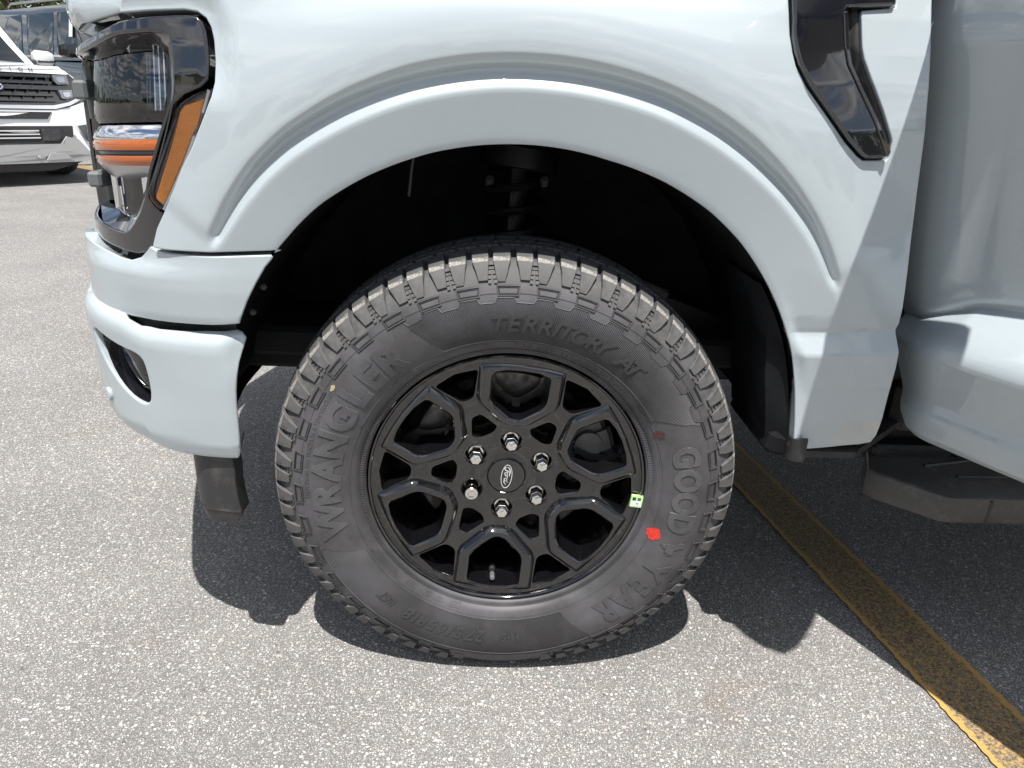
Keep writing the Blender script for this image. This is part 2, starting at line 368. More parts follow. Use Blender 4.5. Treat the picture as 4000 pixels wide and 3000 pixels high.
# ------------------------------------------------------------------ ground
def asphalt():
    m, t, b = newmat('weathered_asphalt'); N = t.nodes.new; Lk = t.links.new
    co = N('ShaderNodeTexCoord'); P = co.outputs['Object']
    def noise(s, d=4, r=0.5):
        n = N('ShaderNodeTexNoise'); n.inputs['Scale'].default_value = s; n.inputs['Detail'].default_value = d; n.inputs['Roughness'].default_value = r; Lk(P, n.inputs['Vector']); return n
    def vor(s, f='F1', rnd=1.0):
        # stones are squeezed unevenly by a little noise on the coordinates
        n = N('ShaderNodeTexVoronoi'); n.feature = f; n.inputs['Scale'].default_value = s; n.inputs['Randomness'].default_value = rnd
        Lk(wv.outputs[0], n.inputs['Vector']); return n
    wob = noise(160, 2); wv = N('ShaderNodeMix'); wv.data_type = 'VECTOR'; wv.inputs[0].default_value = 0.0022
    wv = N('ShaderNodeVectorMath'); wv.operation = 'MULTIPLY_ADD'; Lk(wob.outputs['Color'], wv.inputs[0]); wv.inputs[1].default_value = (.003, .003, .003); Lk(P, wv.inputs[2])
    def ramp(x, *st):
        r = N('ShaderNodeValToRGB'); e = r.color_ramp.elements
        while len(e) < len(st): e.new(0.5)
        for k, (p, c) in enumerate(st): e[k].position = p; e[k].color = (*c, 1) if isinstance(c, tuple) else (c, c, c, 1)
        Lk(x, r.inputs[0]); return r
    def mixc(f, a, c2):
        x = N('ShaderNodeMix'); x.data_type = 'RGBA'; Lk(f, x.inputs[0]); Lk(a, x.inputs[6]); Lk(c2, x.inputs[7]); return x.outputs[2]
    big, mid, fin = vor(112), vor(235), vor(530)
    stone = [(0.0, (.16,.145,.13)), (.22, (.36,.33,.29)), (.45, (.55,.52,.48)), (.62, (.70,.67,.62)), (.72, (.42,.33,.26)), (.80, (.38,.40,.42)), (.90, (.80,.77,.72)), (1.0, (.48,.31,.23))]
    def stones(v):
        s = N('ShaderNodeSeparateColor'); Lk(v.outputs['Color'], s.inputs[0]); return ramp(s.outputs[0], *stone).outputs[0], s
    cb, sb = stones(big); cm, sm_ = stones(mid); cf, _ = stones(fin)
    base = ramp(noise(420, 3).outputs[0], (.3, (.11,.104,.098)), (.7, (.24,.225,.21)))
    def fill(v, s, lo, hi, keep):
        a = N('ShaderNodeMapRange'); a.interpolation_type = 'SMOOTHSTEP'; a.inputs[1].default_value = hi; a.inputs[2].default_value = lo; Lk(v.outputs['Distance'], a.inputs[0])
        k = N('ShaderNodeMath'); k.operation = 'GREATER_THAN'; Lk(s.outputs[1], k.inputs[0]); k.inputs[1].default_value = keep
        x = N('ShaderNodeMath'); x.operation = 'MULTIPLY'; Lk(a.outputs[0], x.inputs[0]); Lk(k.outputs[0], x.inputs[1]); return x
    sf = N('ShaderNodeSeparateColor'); Lk(fin.outputs['Color'], sf.inputs[0])
    ff = fill(fin, sf, .30, .52, .25); fm = fill(mid, sm_, .28, .46, .32); fb = fill(big, sb, .26, .40, .60)
    c = mixc(ff.outputs[0], base.outputs[0], cf); c = mixc(fm.outputs[0], c, cm); c = mixc(fb.outputs[0], c, cb)
    # broad stains and paler worn patches
    st = N('ShaderNodeMapRange'); st.inputs[1].default_value = .35; st.inputs[2].default_value = .68; st.inputs[3].default_value = .93; st.inputs[4].default_value = 1.14; Lk(noise(2.2, 6, .6).outputs[0], st.inputs[0])
    hv = N('ShaderNodeHueSaturation'); Lk(c, hv.inputs['Color']); Lk(st.outputs[0], hv.inputs['Value']); hv.inputs['Saturation'].default_value = 0.62
    rs = N('ShaderNodeMapRange'); rs.inputs[1].default_value = .62; rs.inputs[2].default_value = .80; rs.inputs[4].default_value = .55; Lk(noise(3.4, 5, .6).outputs[0], rs.inputs[0])
    tint = N('ShaderNodeMix'); tint.data_type = 'RGBA'; tint.blend_type = 'MULTIPLY'; tint.inputs[7].default_value = (1.0, .82, .66, 1); Lk(rs.outputs[0], tint.inputs[0]); Lk(hv.outputs[0], tint.inputs[6])
    Lk(tint.outputs[2], b.inputs['Base Color']); b.inputs['Roughness'].default_value = 0.86; b.inputs['Specular IOR Level'].default_value = 0.25
    h = N('ShaderNodeMath'); h.operation = 'MULTIPLY_ADD'; Lk(fm.outputs[0], h.inputs[0]); h.inputs[1].default_value = .7; Lk(ff.outputs[0], h.inputs[2])
    h2 = N('ShaderNodeMath'); h2.operation = 'ADD'; Lk(h.outputs[0], h2.inputs[0]); Lk(fb.outputs[0], h2.inputs[1])
    bp = N('ShaderNodeBump'); bp.inputs['Strength'].default_value = 0.75; bp.inputs['Distance'].default_value = 0.0022; Lk(h2.outputs[0], bp.inputs['Height']); Lk(bp.outputs[0], b.inputs['Normal'])
    return m
MAT['asphalt'] = asphalt()
def line_paint():
    m, t, b = newmat('worn_yellow_paint'); N = t.nodes.new; Lk = t.links.new
    co = N('ShaderNodeTexCoord'); n = N('ShaderNodeTexNoise'); n.inputs['Scale'].default_value = 150; n.inputs['Detail'].default_value = 8; n.inputs['Roughness'].default_value = .7; Lk(co.outputs['Object'], n.inputs['Vector'])
    v = N('ShaderNodeTexVoronoi'); v.inputs['Scale'].default_value = 330; Lk(co.outputs['Object'], v.inputs['Vector'])
    # worn through along the middle, solid at both borders (uv.x runs across the stripe)
    uv = N('ShaderNodeUVMap'); sx = N('ShaderNodeSeparateXYZ'); Lk(uv.outputs[0], sx.inputs[0])
    ed = N('ShaderNodeMath'); ed.operation = 'PINGPONG'; Lk(sx.outputs[0], ed.inputs[0]); ed.inputs[1].default_value = .5
    er = N('ShaderNodeMapRange'); er.inputs[1].default_value = .03; er.inputs[2].default_value = .12; er.inputs[3].default_value = -.16; er.inputs[4].default_value = .075; Lk(ed.outputs[0], er.inputs[0])
    a = N('ShaderNodeMath'); a.operation = 'ADD'; Lk(n.outputs[0], a.inputs[0]); Lk(er.outputs[0], a.inputs[1])
    w = N('ShaderNodeMapRange'); w.inputs[1].default_value = .46; w.inputs[2].default_value = .58; Lk(a.outputs[0], w.inputs[0])
    sc = N('ShaderNodeSeparateColor'); Lk(v.outputs['Color'], sc.inputs[0])
    g = N('ShaderNodeValToRGB'); g.color_ramp.elements[0].color = (.070,.056,.036,1); g.color_ramp.elements[1].color = (.30,.235,.15,1); Lk(sc.outputs[0], g.inputs[0])
    mx = N('ShaderNodeMix'); mx.data_type = 'RGBA'; mx.inputs[6].default_value = (.50, .30, .085, 1); Lk(w.outputs[0], mx.inputs[0]); Lk(g.outputs[0], mx.inputs[7])
    Lk(mx.outputs[2], b.inputs['Base Color']); b.inputs['Roughness'].default_value = .8
    bp = N('ShaderNodeBump'); bp.inputs['Strength'].default_value = .5; bp.inputs['Distance'].default_value = .0015; Lk(v.outputs['Distance'], bp.inputs['Height']); Lk(bp.outputs[0], b.inputs['Normal'])
    return m
MAT['line'] = line_paint()
tag(mesh('parking_lot', [(-900,-900,0),(900,-900,0),(900,900,0),(-900,900,0)], [(0,1,2,3)], 'asphalt', smooth=0), kind='structure')
def stripe(name, a, b, w, seg=90):
    """a painted line with slightly ragged borders"""
    a = Vector((*a, 0)); b = Vector((*b, 0)); d = (b-a); n = Vector((-d.y, d.x, 0)).normalized(); V = []; Fc = []
    for i in range(seg+1):
        q = a+d*i/seg
        for sgn in (-1, 1): 
            v = q+n*sgn*(w/2+random.uniform(-.0025,.0025)); V.append((v.x, v.y, 0.004))
    for i in range(seg): Fc.append((2*i, 2*i+1, 2*i+3, 2*i+2) if True else 0)
    o = mesh(name, V, [f[::-1] for f in Fc], 'line', smooth=0); uvl = o.data.uv_layers.new(name='UVMap')
    for p in o.data.polygons:
        for li in p.loop_indices: vi = o.data.loops[li].vertex_index; uvl.data[li].uv = (0.0 if vi % 2 == 0 else 1.0, (vi//2)/seg)
    return tag(o, kind='structure')
stripe('painted_line', (.964,-.56), (.627,1.60), .138, 220)
stripe('painted_line', (-4.35,7.62), (-8.6,12.1), .12)
stripe('painted_line', (-2.5,9.4), (-6.6,13.7), .12)

# ------------------------------------------------------------------ the pickup truck
truck = empty('pickup_truck')
tag(truck, 'pale grey pickup truck with its front door open, seen close at the wheel', 'pickup truck')

ACX, ACZ = .02, .42
def tab(L): A = np.array(sorted(L)); return lambda th: np.interp(th, A[:,0], A[:,1])/1000
R_LIP = tab([(-40,462),(0,452),(14.4,459),(19.3,464),(26.8,475),(33.5,487),(40.5,497),(47.1,507),(53.7,517),(60.9,525),(69.6,530.5),(79.5,534),(84.9,537.5),(90.1,540),(98.7,543),(105.5,544.5),(115.8,544),(124,542),(127.9,538.5),(131.6,534),(134.3,531.5),(150,528),(190,525)])
R_1 = tab([(0,545),(39.5,574),(42.2,579),(45.7,584),(50.2,589),(54.6,594.5),(60,598.5),(65.5,603),(73.6,608.5),(84.7,612),(94.9,615),(106.6,616),(119.7,613.5),(124.1,612),(127.4,609),(130.4,604.5),(133.6,600),(135.8,596.5),(139.1,592.5),(180,560)])
R_2 = tab([(0,555),(38.1,580),(41.4,586),(44.8,595),(48.6,604),(53.5,610.5),(60.4,618.5),(66.3,625),(74.2,631.5),(84.9,635),(97.6,639),(106.1,640),(115,639.5),(123,636),(127.7,629),(130.9,622),(133.4,615.5),(135.5,609),(138.6,602.5),(139.7,600),(180,570)])
R_3 = tab([(0,560),(38.5,588),(42.2,598),(46,606),(50.3,615),(55,624.5),(62.3,637),(67.8,643),(75.1,648),(85.3,653),(97.4,657),(105.5,658),(113,655),(121.8,648.5),(128.1,639.5),(131.4,631.5),(134.3,625),(136.8,618),(138.8,612),(140.1,607),(180,580)])
def flank(s, z):
    """offset of the plain body side"""
    q = np.interp(z, [.40,.45,.50,.56,.62,.70,.80,.90,1.0,1.06,1.10,1.14,1.18,1.22,1.26], [-.035,-.012,.004,.012,.014,.010,.014,.020,.022,.018,.012,.002,-.012,-.034,-.075])
    return q
def crease(s, z):
    zc = .703+(s-.48)*.075
    up = sstep(zc+.005, zc-.010, z)*0; k = sstep(.385, .43, s)
    prof = np.interp(z-zc, [-.22,-.10,-.036,-.031,-.004,.001,.008,.03,.10], [-.006,.000,.0075,.0070,-.0065,-.0080,-.0065,-.003,0])
    return k*prof
LAMP_EDGE = [(-.545,1.104),(-.501,1.108),(-.453,1.111),(-.436,1.109),(-.425,1.102),(-.419,1.091),(-.416,1.075),(-.415,1.0)]
def fender_o(s, z):
    s = np.asarray(s, float); z = np.asarray(z, float)
    dx, dz = s-ACX, z-ACZ; r = np.hypot(dx, dz); th = np.degrees(np.arctan2(dz, dx))
    rl, r1, r2, r3 = R_LIP(th), R_1(th), R_2(th), R_3(th)
    q = flank(s, z)
    # wheel-arch flare: flat face, bright shoulder, undercut groove, each meeting in a small radius
    x = r-rl; a1, a2, a3 = r1-rl, r2-rl, r3-rl
    w = sstep(37.4, 40.6, th)*(1-sstep(137.8, 140.2, th)); w = w*(.62+.38*sstep(38, 58, th)*(1-sstep(122, 140, th)))
    yl, y1 = .011, .0285; y2 = y1-.0155*w; y3 = y1+.0055*w
    m0, m1, m2 = (y1-yl)/a1, (y2-y1)/(a2-a1), (y3-y2)/(a3-a2)
    def knee(x0, dl): return dl*np.logaddexp(0, (x-x0)/dl)
    prof = yl+m0*x+(m1-m0)*knee(a1, .0016)+(m2-m1)*knee(a2, .0009)-m2*knee(a3, .0018)-.0015*np.exp(-x/.004)
    fall = sstep(a3+.012, a3+.15, x); bulge = prof*(1-fall)+q*fall
    pl = sstep(0.0, .10, x); plain = (.011+.003*pl)*(1-pl)+q*pl
    wb = sstep(10, 38, th)*(1-sstep(150, 185, th)); o = wb*bulge+(1-wb)*plain+crease(s, z)*sstep(.0, .02, x)
    depth = 0.0; v = 0.0
    # folded in towards the lamp bezel
    dl = np.full(s.shape, 9.0); pl_ = LAMP_EDGE
    for (x0, z0), (x1, z1) in zip(pl_[:-1], pl_[1:]):
        ux, uz = x1-x0, z1-z0; t = np.clip(((s-x0)*ux+(z-z0)*uz)/(ux*ux+uz*uz), 0, 1); dl = np.minimum(dl, np.hypot(s-x0-t*ux, z-z0-t*uz))
    fold = .013*(1-sstep(0, .040, dl))*sstep(.99, 1.06, z)
    return o-w*depth*v-fold
ths = np.arange(2, 172, .8); ex = []
for th in ths:
    rl, r1, r2, r3 = [float(f(th)) for f in (R_LIP, R_1, R_2, R_3)]
    rr = [rl+.004, rl+.012, rl+.026, (rl+r1)/2, r1-.016, r1-.010, r1-.006, r1-.002, r1+.003, r1+.008, (r1+r2)/2, r2-.004, r2-.001, r2+.003, r2+.007, (r2+r3)/2, r3-.003, r3, r3+.004, r3+.009, r3+.016, r3+.027, r3+.045]
    for q in rr: ex.append((ACX+q*cos(RAD(th)), ACZ+q*sin(RAD(th))))
for s in np.arange(.40, .62, .006):
    zc = .703+(s-.48)*.075
    for d in (-.05,-.038,-.034,-.031,-.028,-.022,-.014,-.008,-.004,0,.003,.007,.012,.02): ex.append((s, zc+d))
ex = np.array(ex)
lipL = [(ACX+float(R_LIP(t))*cos(RAD(t)), ACZ+float(R_LIP(t))*sin(RAD(t))) for t in np.arange(14.5, 134.6, 1.0)]
gap = mm([(540,1200),(541,1165),(542,1138),(546,1096),(553,1037),(561,976),(568,919),(588,775),(594,722),(592,712),(597,684),(601,652),(604,603),(607,562),(608,545),(608,527),(603,512),(584,507),(540,502),(482,498)])
ffront = mm([(-350,800),(-412,798),(-446,797),(-479,797),(-505,797),(-526,799),(-516,826),(-500,853),(-482,883),(-468,911),(-452,938),(-436,970),(-427,988),(-419,1006),(-415,1024),(-415,1047),(-416,1075),(-419,1091),(-425,1102),(-436,1109),(-453,1111),(-501,1108),(-545,1104),(-540,1118),(-528,1134),(-505,1160),(-470,1200)])
outline = gap+[(.470,.498)]+[(a, b) for a, b in lipL]+ffront
vent_hole = mm([(345,1160),(350,1115),(355,1094),(361,1078),(379,1052),(414,1016),(445,984),(467,966),(476,961),(510,962),(514,967),(513,988),(492,1027),(468,1066),(454,1091),(450,1105),(444,1150),(490,1156),(492,1170),(345,1170)])
fender = panel('fender', outline, fender_o, 'paint', truck, step=.010, extra=ex, holes=[vent_hole], rnd=.0025, flange=.024)
fender2 = far_copy(fender, truck)
# vent behind the arch: gloss-black blade, textured slot and body-colour pocket
def vo(s, z): return fender_o(s, z)
vent = empty('fender_vent', parent=truck)
blade = mm([(347,1168),(352,1115),(357,1095),(363,1080),(381,1054),(416,1018),(447,986),(469,968),(477,964),(505,965),(508,972),(479,1015),(450,1054),(431,1082),(424,1104),(417,1144),(421,1152),(488,1158),(488,1168)])
def blade_o(s, z):
    e = np.interp(z, [.96,1.05,1.09,1.17], [.4,.36,.352,.345]); return fender_o(s, z)+.009
panel('vent_blade', blade, blade_o, 'gloss_black', vent, step=.010, rnd=.004, flange=.02)
edge_in = mm([(506,966),(509,974),(481,1016),(452,1055),(434,1083),(427,1104),(421,1148),(415,1146),(421,1104),(429,1081),(448,1053),(476,1014),(501,972)])
panel('vent_edge_strip', edge_in, lambda s, z: fender_o(s, z)+.012, 'gloss_black', vent, step=.02, rnd=.0015, flange=.01, bstep=.004)
slot = mm([(512,966),(512,988),(491,1027),(467,1066),(453,1091),(449,1105),(443,1150),(424,1148),(430,1104),(437,1084),(455,1056),(484,1017),(508,972)])
panel('vent_slot', slot, lambda s, z: fender_o(s, z)-.006-.012*sstep(0,1,(np.interp(z,[.966,1.027,1.066,1.105,1.15],[.512,.491,.467,.449,.443])-s)/.02), 'satin_black', vent, step=.006, rnd=.0015, flange=.012, bstep=.004)
# long dark backing below the vent opening
panel('vent_pocket', mm([(340,1175),(520,1175),(520,955),(465,958),(340,1075)]), lambda s, z: fender_o(s, z)-.022, 'satin_black', vent, step=.03, rnd=.001, flange=.002)
panel('vent_pocket_wall', mm([(446,1149),(452,1108),(456,1092),(520,1092),(520,1149)]), lambda s, z: fender_o(s, z)-.016, 'paint', vent, step=.02, rnd=.001, flange=.002)

# wheel-arch liner with the inner fender wall
def liner():
    b = MB(); loops = []
    for y in np.linspace(-.026, .40, 12):
        L = []
        for th in np.arange(8, 173, 5):
            rr = float(R_LIP(th))+.0035+.002*sin(y*60)*(y > .04)
            if th > 150 : rr -= 0.0
            L.append((ACX+rr*cos(RAD(th)), y, ACZ+rr*sin(RAD(th))))
        loops.append(L)
    b.loft(loops, False)
    return b.build('arch_liner', 'dark', truck, 50)
ln = liner(); far_copy(ln, truck)
def inner_wall():
    b = MB(); th = np.arange(20, 161, 6); top = [(ACX+float(R_LIP(t))*cos(RAD(t)), .40, ACZ+float(R_LIP(t))*sin(RAD(t))) for t in th]
    bot = [(x, .40+.02, .60) for x, _, _ in top]; b.loft([top, bot], False); return b.build('inner_fender', 'dark', truck, 40)
iw = inner_wall(); far_copy(iw, truck)
# dark guard strip that hangs behind the rear of the arch and ends in a small flap
b = MB(); prof = []
for th in np.arange(12, 46, 3.0):
    rl = float(R_LIP(th))-.004; c, s_ = cos(RAD(th)), sin(RAD(th)); k = min(1, (46-th)/20)
    prof.append([(ACX+rl*c, -.030, ACZ+rl*s_), (ACX+(rl-.030*k-.002)*c, -.012, ACZ+(rl-.030*k)*s_), (ACX+(rl-.034*k-.002)*c, .16, ACZ+(rl-.030*k)*s_), (ACX+rl*c, .17, ACZ+rl*s_)])
b.loft(prof, True, True, True); b.build('arch_guard', 'dark', truck, 40)
b = MB(); b.bbox((.452,.07,.500), (.040,.20,.040), .008, Matrix.Rotation(RAD(14),3,'Y')); b.bbox((.52,.02,.487), (.16,.07,.012), .004); b.build('mud_flap', 'dark', truck)
b = MB(); L_ = [(.462,-.030,.0),(.464,-.044,.2),(.470,-.0515,.6),(.480,-.0545,1.0),(.487,-.0540,1.0)]
b.loft([[(x, y, .482) for x, y, k in L_]+[(x+.001, y+.006, .482) for x, y, k in L_[::-1]], [(x, y, .519+.004*k) for x, y, k in L_]+[(x+.001, y+.006, .519+.004*k) for x, y, k in L_[::-1]]], True, True, True); b.build('flap_corner', 'satin_black', truck, 50)

# ------------------------------------------------------------------ front end
BEZ_OUT = mm([(-880,1056),(-800,1059),(-690,1067),(-629,1077),(-580,1088),(-549,1096),(-511,1101),(-467,1105),(-446,1106),(-436,1104),(-429,1098),(-425,1087),(-423,1072),(-422,1050),(-424,1027),(-436,1017),(-459,1007),(-474,995),(-479,988),(-487,972),(-500,947),(-512,923),(-523,902),(-532,880),(-535,867),(-531,858),(-519,846),(-518,842),(-527,822),(-537,804),(-547,794),(-559,785),(-575,779),(-597,780),(-637,784),(-690,790),(-740,796),(-800,802),(-880,806)])
BEZ_IN = mm([(-835,1050),(-690,1054),(-647,1060),(-594,1070),(-552,1079),(-500,1083),(-484,1082),(-476,1078),(-473,1069),(-472,1047),(-472,1024),(-475,1009),(-481,989),(-491,964),(-504,935),(-517,909),(-530,887),(-548,858),(-559,841),(-572,827),(-586,815),(-600,809),(-629,811),(-671,816),(-835,822)])
BEZ_IN2 = mm([(-830,1040),(-690,1046),(-650,1051),(-600,1060),(-560,1066),(-524,1069),(-512,1068),(-505,1063),(-502,1055),(-501,1040),(-502,1022),(-504,1006),(-510,985),(-519,962),(-531,938),(-543,918),(-555,900),(-570,878),(-580,864),(-592,850),(-604,838),(-618,830),(-640,826),(-676,828),(-830,836)])
hl = empty('headlight', parent=truck)
def bez_o(s, z):
    s = np.asarray(s, float); k = sstep(-.50, -.66, s)
    A = np.interp(z, [.78,.85,.92,.98,1.03,1.07,1.10,1.12], [-.004,.003,.009,.013,.013,.007,.000,-.006]); B = np.interp(z, [.78,.90,.98,1.04,1.08,1.11], [-.008,-.008,-.010,-.016,-.024,-.034])
    return A*(1-k)+B*k
bez = panel('lamp_bezel', BEZ_OUT, bez_o, 'gloss_black', hl, holes=[BEZ_IN], step=.012, rnd=.004, flange=.03, hflange=.002)
b = MB()
L0 = resample(BEZ_IN, .02); 
def loop3(L, o): a = np.array(L); return WR(a[:,0], a[:,1], bez_o(a[:,0], a[:,1])*(1 if o > -.035 else .6)+o)
def lerp_loop(A, B, t): return [(a[0]+(c[0]-a[0])*t, a[1]+(c[1]-a[1])*t) for a, c in zip(A, B)]
b.loft([loop3(lerp_loop(BEZ_IN, BEZ_IN2, t), o) for t, o in ((0,-.004),(.12,-.007),(.85,-.030),(1,-.036),(1.02,-.12))], True)
b.build('bezel_recess', 'gloss_black', hl, 40)
# lamp body: (z, offset) profile, swept round the corner between the bezel and the grille
def lens_z(s): return 0.0
PROF = [(1.075,-.060),(1.06,-.052),(1.03,-.048),(1.0,-.047),(.980,-.047)]
def sweep(name, prof, s0, s1, m, parent, n=46, smooth=40):
    b = MB(); S_ = np.linspace(s0, s1, n); loops = []
    for z, o in prof:
        tilt = (S_+.60)*.10          # the lamp bands run slightly uphill towards the flank
        loops.append(WR(S_, z+tilt*.55, np.full(n, o)))
    b.loft(loops, False); return b.build(name, m, parent, smooth)
SA, SB = -.85, -.468
sweep('upper_lens', [(1.08,-.048),(1.06,-.042),(1.03,-.037),(1.0,-.033),(.972,-.031),(.964,-.034)], SA, SB, 'lens', hl)
sweep('chrome_band', [(.966,-.039),(.962,-.036),(.957,-.031),(.951,-.0265),(.945,-.0245),(.941,-.0245)], SA, SB, 'chrome', hl)
sweep('turn_signal_bar', [(.941,-.0250),(.938,-.0232),(.930,-.0228),(.926,-.0238)], SA, SB, 'amber_clear', hl)
sweep('band_groove', [(.926,-.0240),(.924,-.030),(.920,-.030),(.918,-.0250)], SA, SB, 'housing', hl)
sweep('turn_signal_bar', [(.918,-.0250),(.914,-.0240),(.908,-.0255),(.904,-.0280)], SA, SB, 'amber_clear', hl)
sweep('lower_band', [(.904,-.0285),(.896,-.034),(.889,-.039),(.884,-.046)], SA, SB, 'satin_chrome', hl)
sweep('lower_lens', [(.884,-.047),(.86,-.047),(.83,-.045),(.80,-.048)], SA, SB, 'lens', hl)
# inside of the lamp: dark housing, bright reflector cups and dividing pillars
sweep('lamp_housing', [(1.10,-.05),(1.085,-.16),(.80,-.16),(.78,-.05)], -.80, -.45, 'housing', hl)
for s0, s1 in ((-.81,-.75),(-.735,-.665),(-.655,-.585),(-.575,-.505)):
    for z0, z1 in ((1.028,1.066),(.985,1.022),(.835,.880)):
        S_ = np.linspace(s0, s1, 7)
        def rowz(z, o): return WR(S_, z+(S_+.6)*.055, o)
        bow = -.085-.05*np.sin(np.linspace(0, pi, 7)); b = MB()
        b.loft([rowz(z0, np.full(7,-.070)), rowz(z0+.012, bow), rowz((z0+z1)/2, bow-.012), rowz(z1-.012, bow), rowz(z1, np.full(7,-.070))], False); b.build('reflector_cup', 'reflector', hl, 40)
for s in (-.742,-.660,-.580,-.500):
    for z0, z1 in ((.972,1.075),(.80,.893)):
        b = MB(); b.loft([WR(np.full(6,s+d), np.linspace(z0,z1,6), np.full(6,o)) for d, o in ((-.012,-.10),(-.010,-.044),(.008,-.041),(.018,-.09))], False); b.build('chrome_pillar', 'chrome', hl, 40)
for L in (((.972,-.04),(.976,-.09),(.980,-.14)), ((.824,-.044),(.828,-.09),(.826,-.14))):
    b = MB(); b.loft([WR(np.linspace(-.83,-.47,20), np.full(20,z), np.full(20,o)) for z, o in L], False); b.build('lamp_shelf', 'reflector', hl, 40)
for z0, z1 in ((.980,1.066),(.832,.884)):
    n = 61; S_ = np.linspace(-.655,-.482,n); zig = np.where(np.arange(n) % 4 < 2, -.066, -.078); b = MB()
    b.loft([WR(S_, np.full(n,z)+(S_+.6)*.055, zig-.012*(z-z0)/(z1-z0)) for z in np.linspace(z0, z1, 5)], False); b.build('reflector_flutes', 'reflector', hl, 30)
# marker light on the flank
MK = mm([(-426,1017),(-430,1003),(-438,985),(-453,954),(-470,920),(-491,883),(-512,849),(-518,851),(-529,862),(-531,873),(-524,891),(-510,918),(-494,950),(-482,975),(-476,988),(-468,996),(-449,1007)])
panel('marker_backing', MK, lambda s, z: -.006+0*s, 'housing', hl, step=.02, rnd=.001, flange=.01)
AM = mm([(-434,1004),(-442,984),(-457,955),(-476,920),(-496,886),(-514,856),(-526,866),(-509,903),(-493,937),(-482,963),(-474,984),(-466,993)])
panel('amber_reflector', AM, lambda s, z: .001+0*s, 'amber', hl, step=.012, rnd=.002, flange=.008)
panel('marker_lens', MK, lambda s, z: .009+0*s, 'marker_cover', hl, step=.012, rnd=.004, flange=.008)
b = MB(); b.tube(WR(np.array([-.427,-.439,-.454,-.471,-.492,-.511]), np.array([1.014,.985,.954,.920,.883,.851]), np.full(6,.006)), .0028, 8); b.build('marker_trim', 'satin_chrome', hl)
# grey clips and trim on the grille side of the lamp
for z, w in ((1.005,.028),(.872,.024)):
    q = WR(np.array([-.765]), np.array([z]), np.array([-.026]))[0]; b = MB(); b.bbox(q, (.022,.05,w), .004); b.build('grille_clip', 'tab', hl)
for z0, z1 in ((.962,1.040),(.835,.900)):
    b = MB(); b.tube(WR(np.full(5,-.79), np.linspace(z0,z1,5), np.full(5,-.030 if z0 > .9 else -.036)), .009, 8); b.build('lamp_side_trim', 'tab', hl)
far_hl = empty('headlight', parent=truck); far_hl.location = (0, 2*YC, 0); far_hl.scale = (1,-1,1)
for ch in list(hl.children): c_ = ch.copy(); COL.objects.link(c_); c_.parent = far_hl

# hood: rolled front lip and crowned top
def hood_o(s, z): return np.interp(z, [1.085,1.095,1.11,1.13,1.16,1.19,1.215], [-.030,-.020,-.016,-.018,-.034,-.075,-.14])
panel('hood_lip', [(-.548,1.1055),(-.575,1.1005),(-.62,1.094),(-.70,1.087),(-.80,1.085),(-1.2,1.09),(SEND+.002,1.092),(SEND+.002,1.212),(-.478,1.212),(-.512,1.163),(-.534,1.136),(-.546,1.120)], hood_o, 'paint', truck, step=.018, rnd=.003, flange=.02)
b = MB(); loops = []
for k in range(9):
    t = k/8; S_ = np.linspace(1.05, SEND+.002, 60); zed = 1.19+.075*sin(t*pi/2)
    q = WR(S_, np.full(60, zed), np.full(60, -.05)); q[:,1] += (YC-q[:,1])*t; q[:,0] += .10*t*(q[:,0] < 0)*np.abs(q[:,0])
    loops.append(q)
b.loft(loops, False); hp = b.build('hood', 'paint', truck, 60); far_copy(hp, truck); far_copy(bpy.data.objects['hood_lip'], truck)

# upper fascia below the lamps
FTOP = [(SEND+.002,.790),(-1.1,.788),(-.80,.786),(-.740,.790),(-.690,.786),(-.637,.780),(-.600,.7755),(-.575,.7745),(-.556,.7805),(-.544,.790),(-.536,.798),(-.532,.797),(-.524,.7925),(-.505,.7915),(-.446,.7915),(-.412,.7925),(-.353,.7945)]
FREAR = mm([(-369,776),(-384,751),(-399,723),(-412,693),(-413,688)])
FBOT = mm([(-453,685),(-509,684),(-554,683),(-591,683),(-625,686),(-665,691),(-723,696),(-800,698)])+[(-1.2,.70),(SEND+.002,.70)]
def fas_o(s, z):
    base = fender_o(s, np.full_like(np.asarray(s, float), .801))-np.interp(z, [.68,.70,.74,.77,.80], [.010,.005,.001,.0,.0]); base = np.where(s < -.54, base*(1-sstep(-.54,-.66,s))+.012*sstep(-.54,-.66,s), base)
    # rolled top edge where the lamp bezel dips into it
    roll = .012*np.exp(-((s+.60)/.11)**2)*sstep(.755,.785,z)
    return base-roll
panel('upper_fascia', FTOP+FREAR+FBOT, fas_o, 'paint', truck, step=.010, rnd=.003, flange=.03)
far_copy(bpy.data.objects['upper_fascia'], truck)
for s, z in ((-.386,.742),(-.405,.702)):
    q = WR(np.array([s+.006]), np.array([z]), np.array([-.004]))[0]; b = MB(); b.bbox(q, (.010,.012,.009), .003); b.build('fascia_clip', 'satin_black', truck)
# dark filler between fascia and bumper
b = MB(); S_ = np.linspace(-.428, SEND, 60); b.loft([WR(S_, np.full(60,z), np.full(60,o)) for z, o in ((.70,.000),(.692,-.004),(.672,-.006),(.655,-.012))], False)
fl_ = b.build('bumper_filler', 'satin_black', truck, 40); far_copy(fl_, truck)

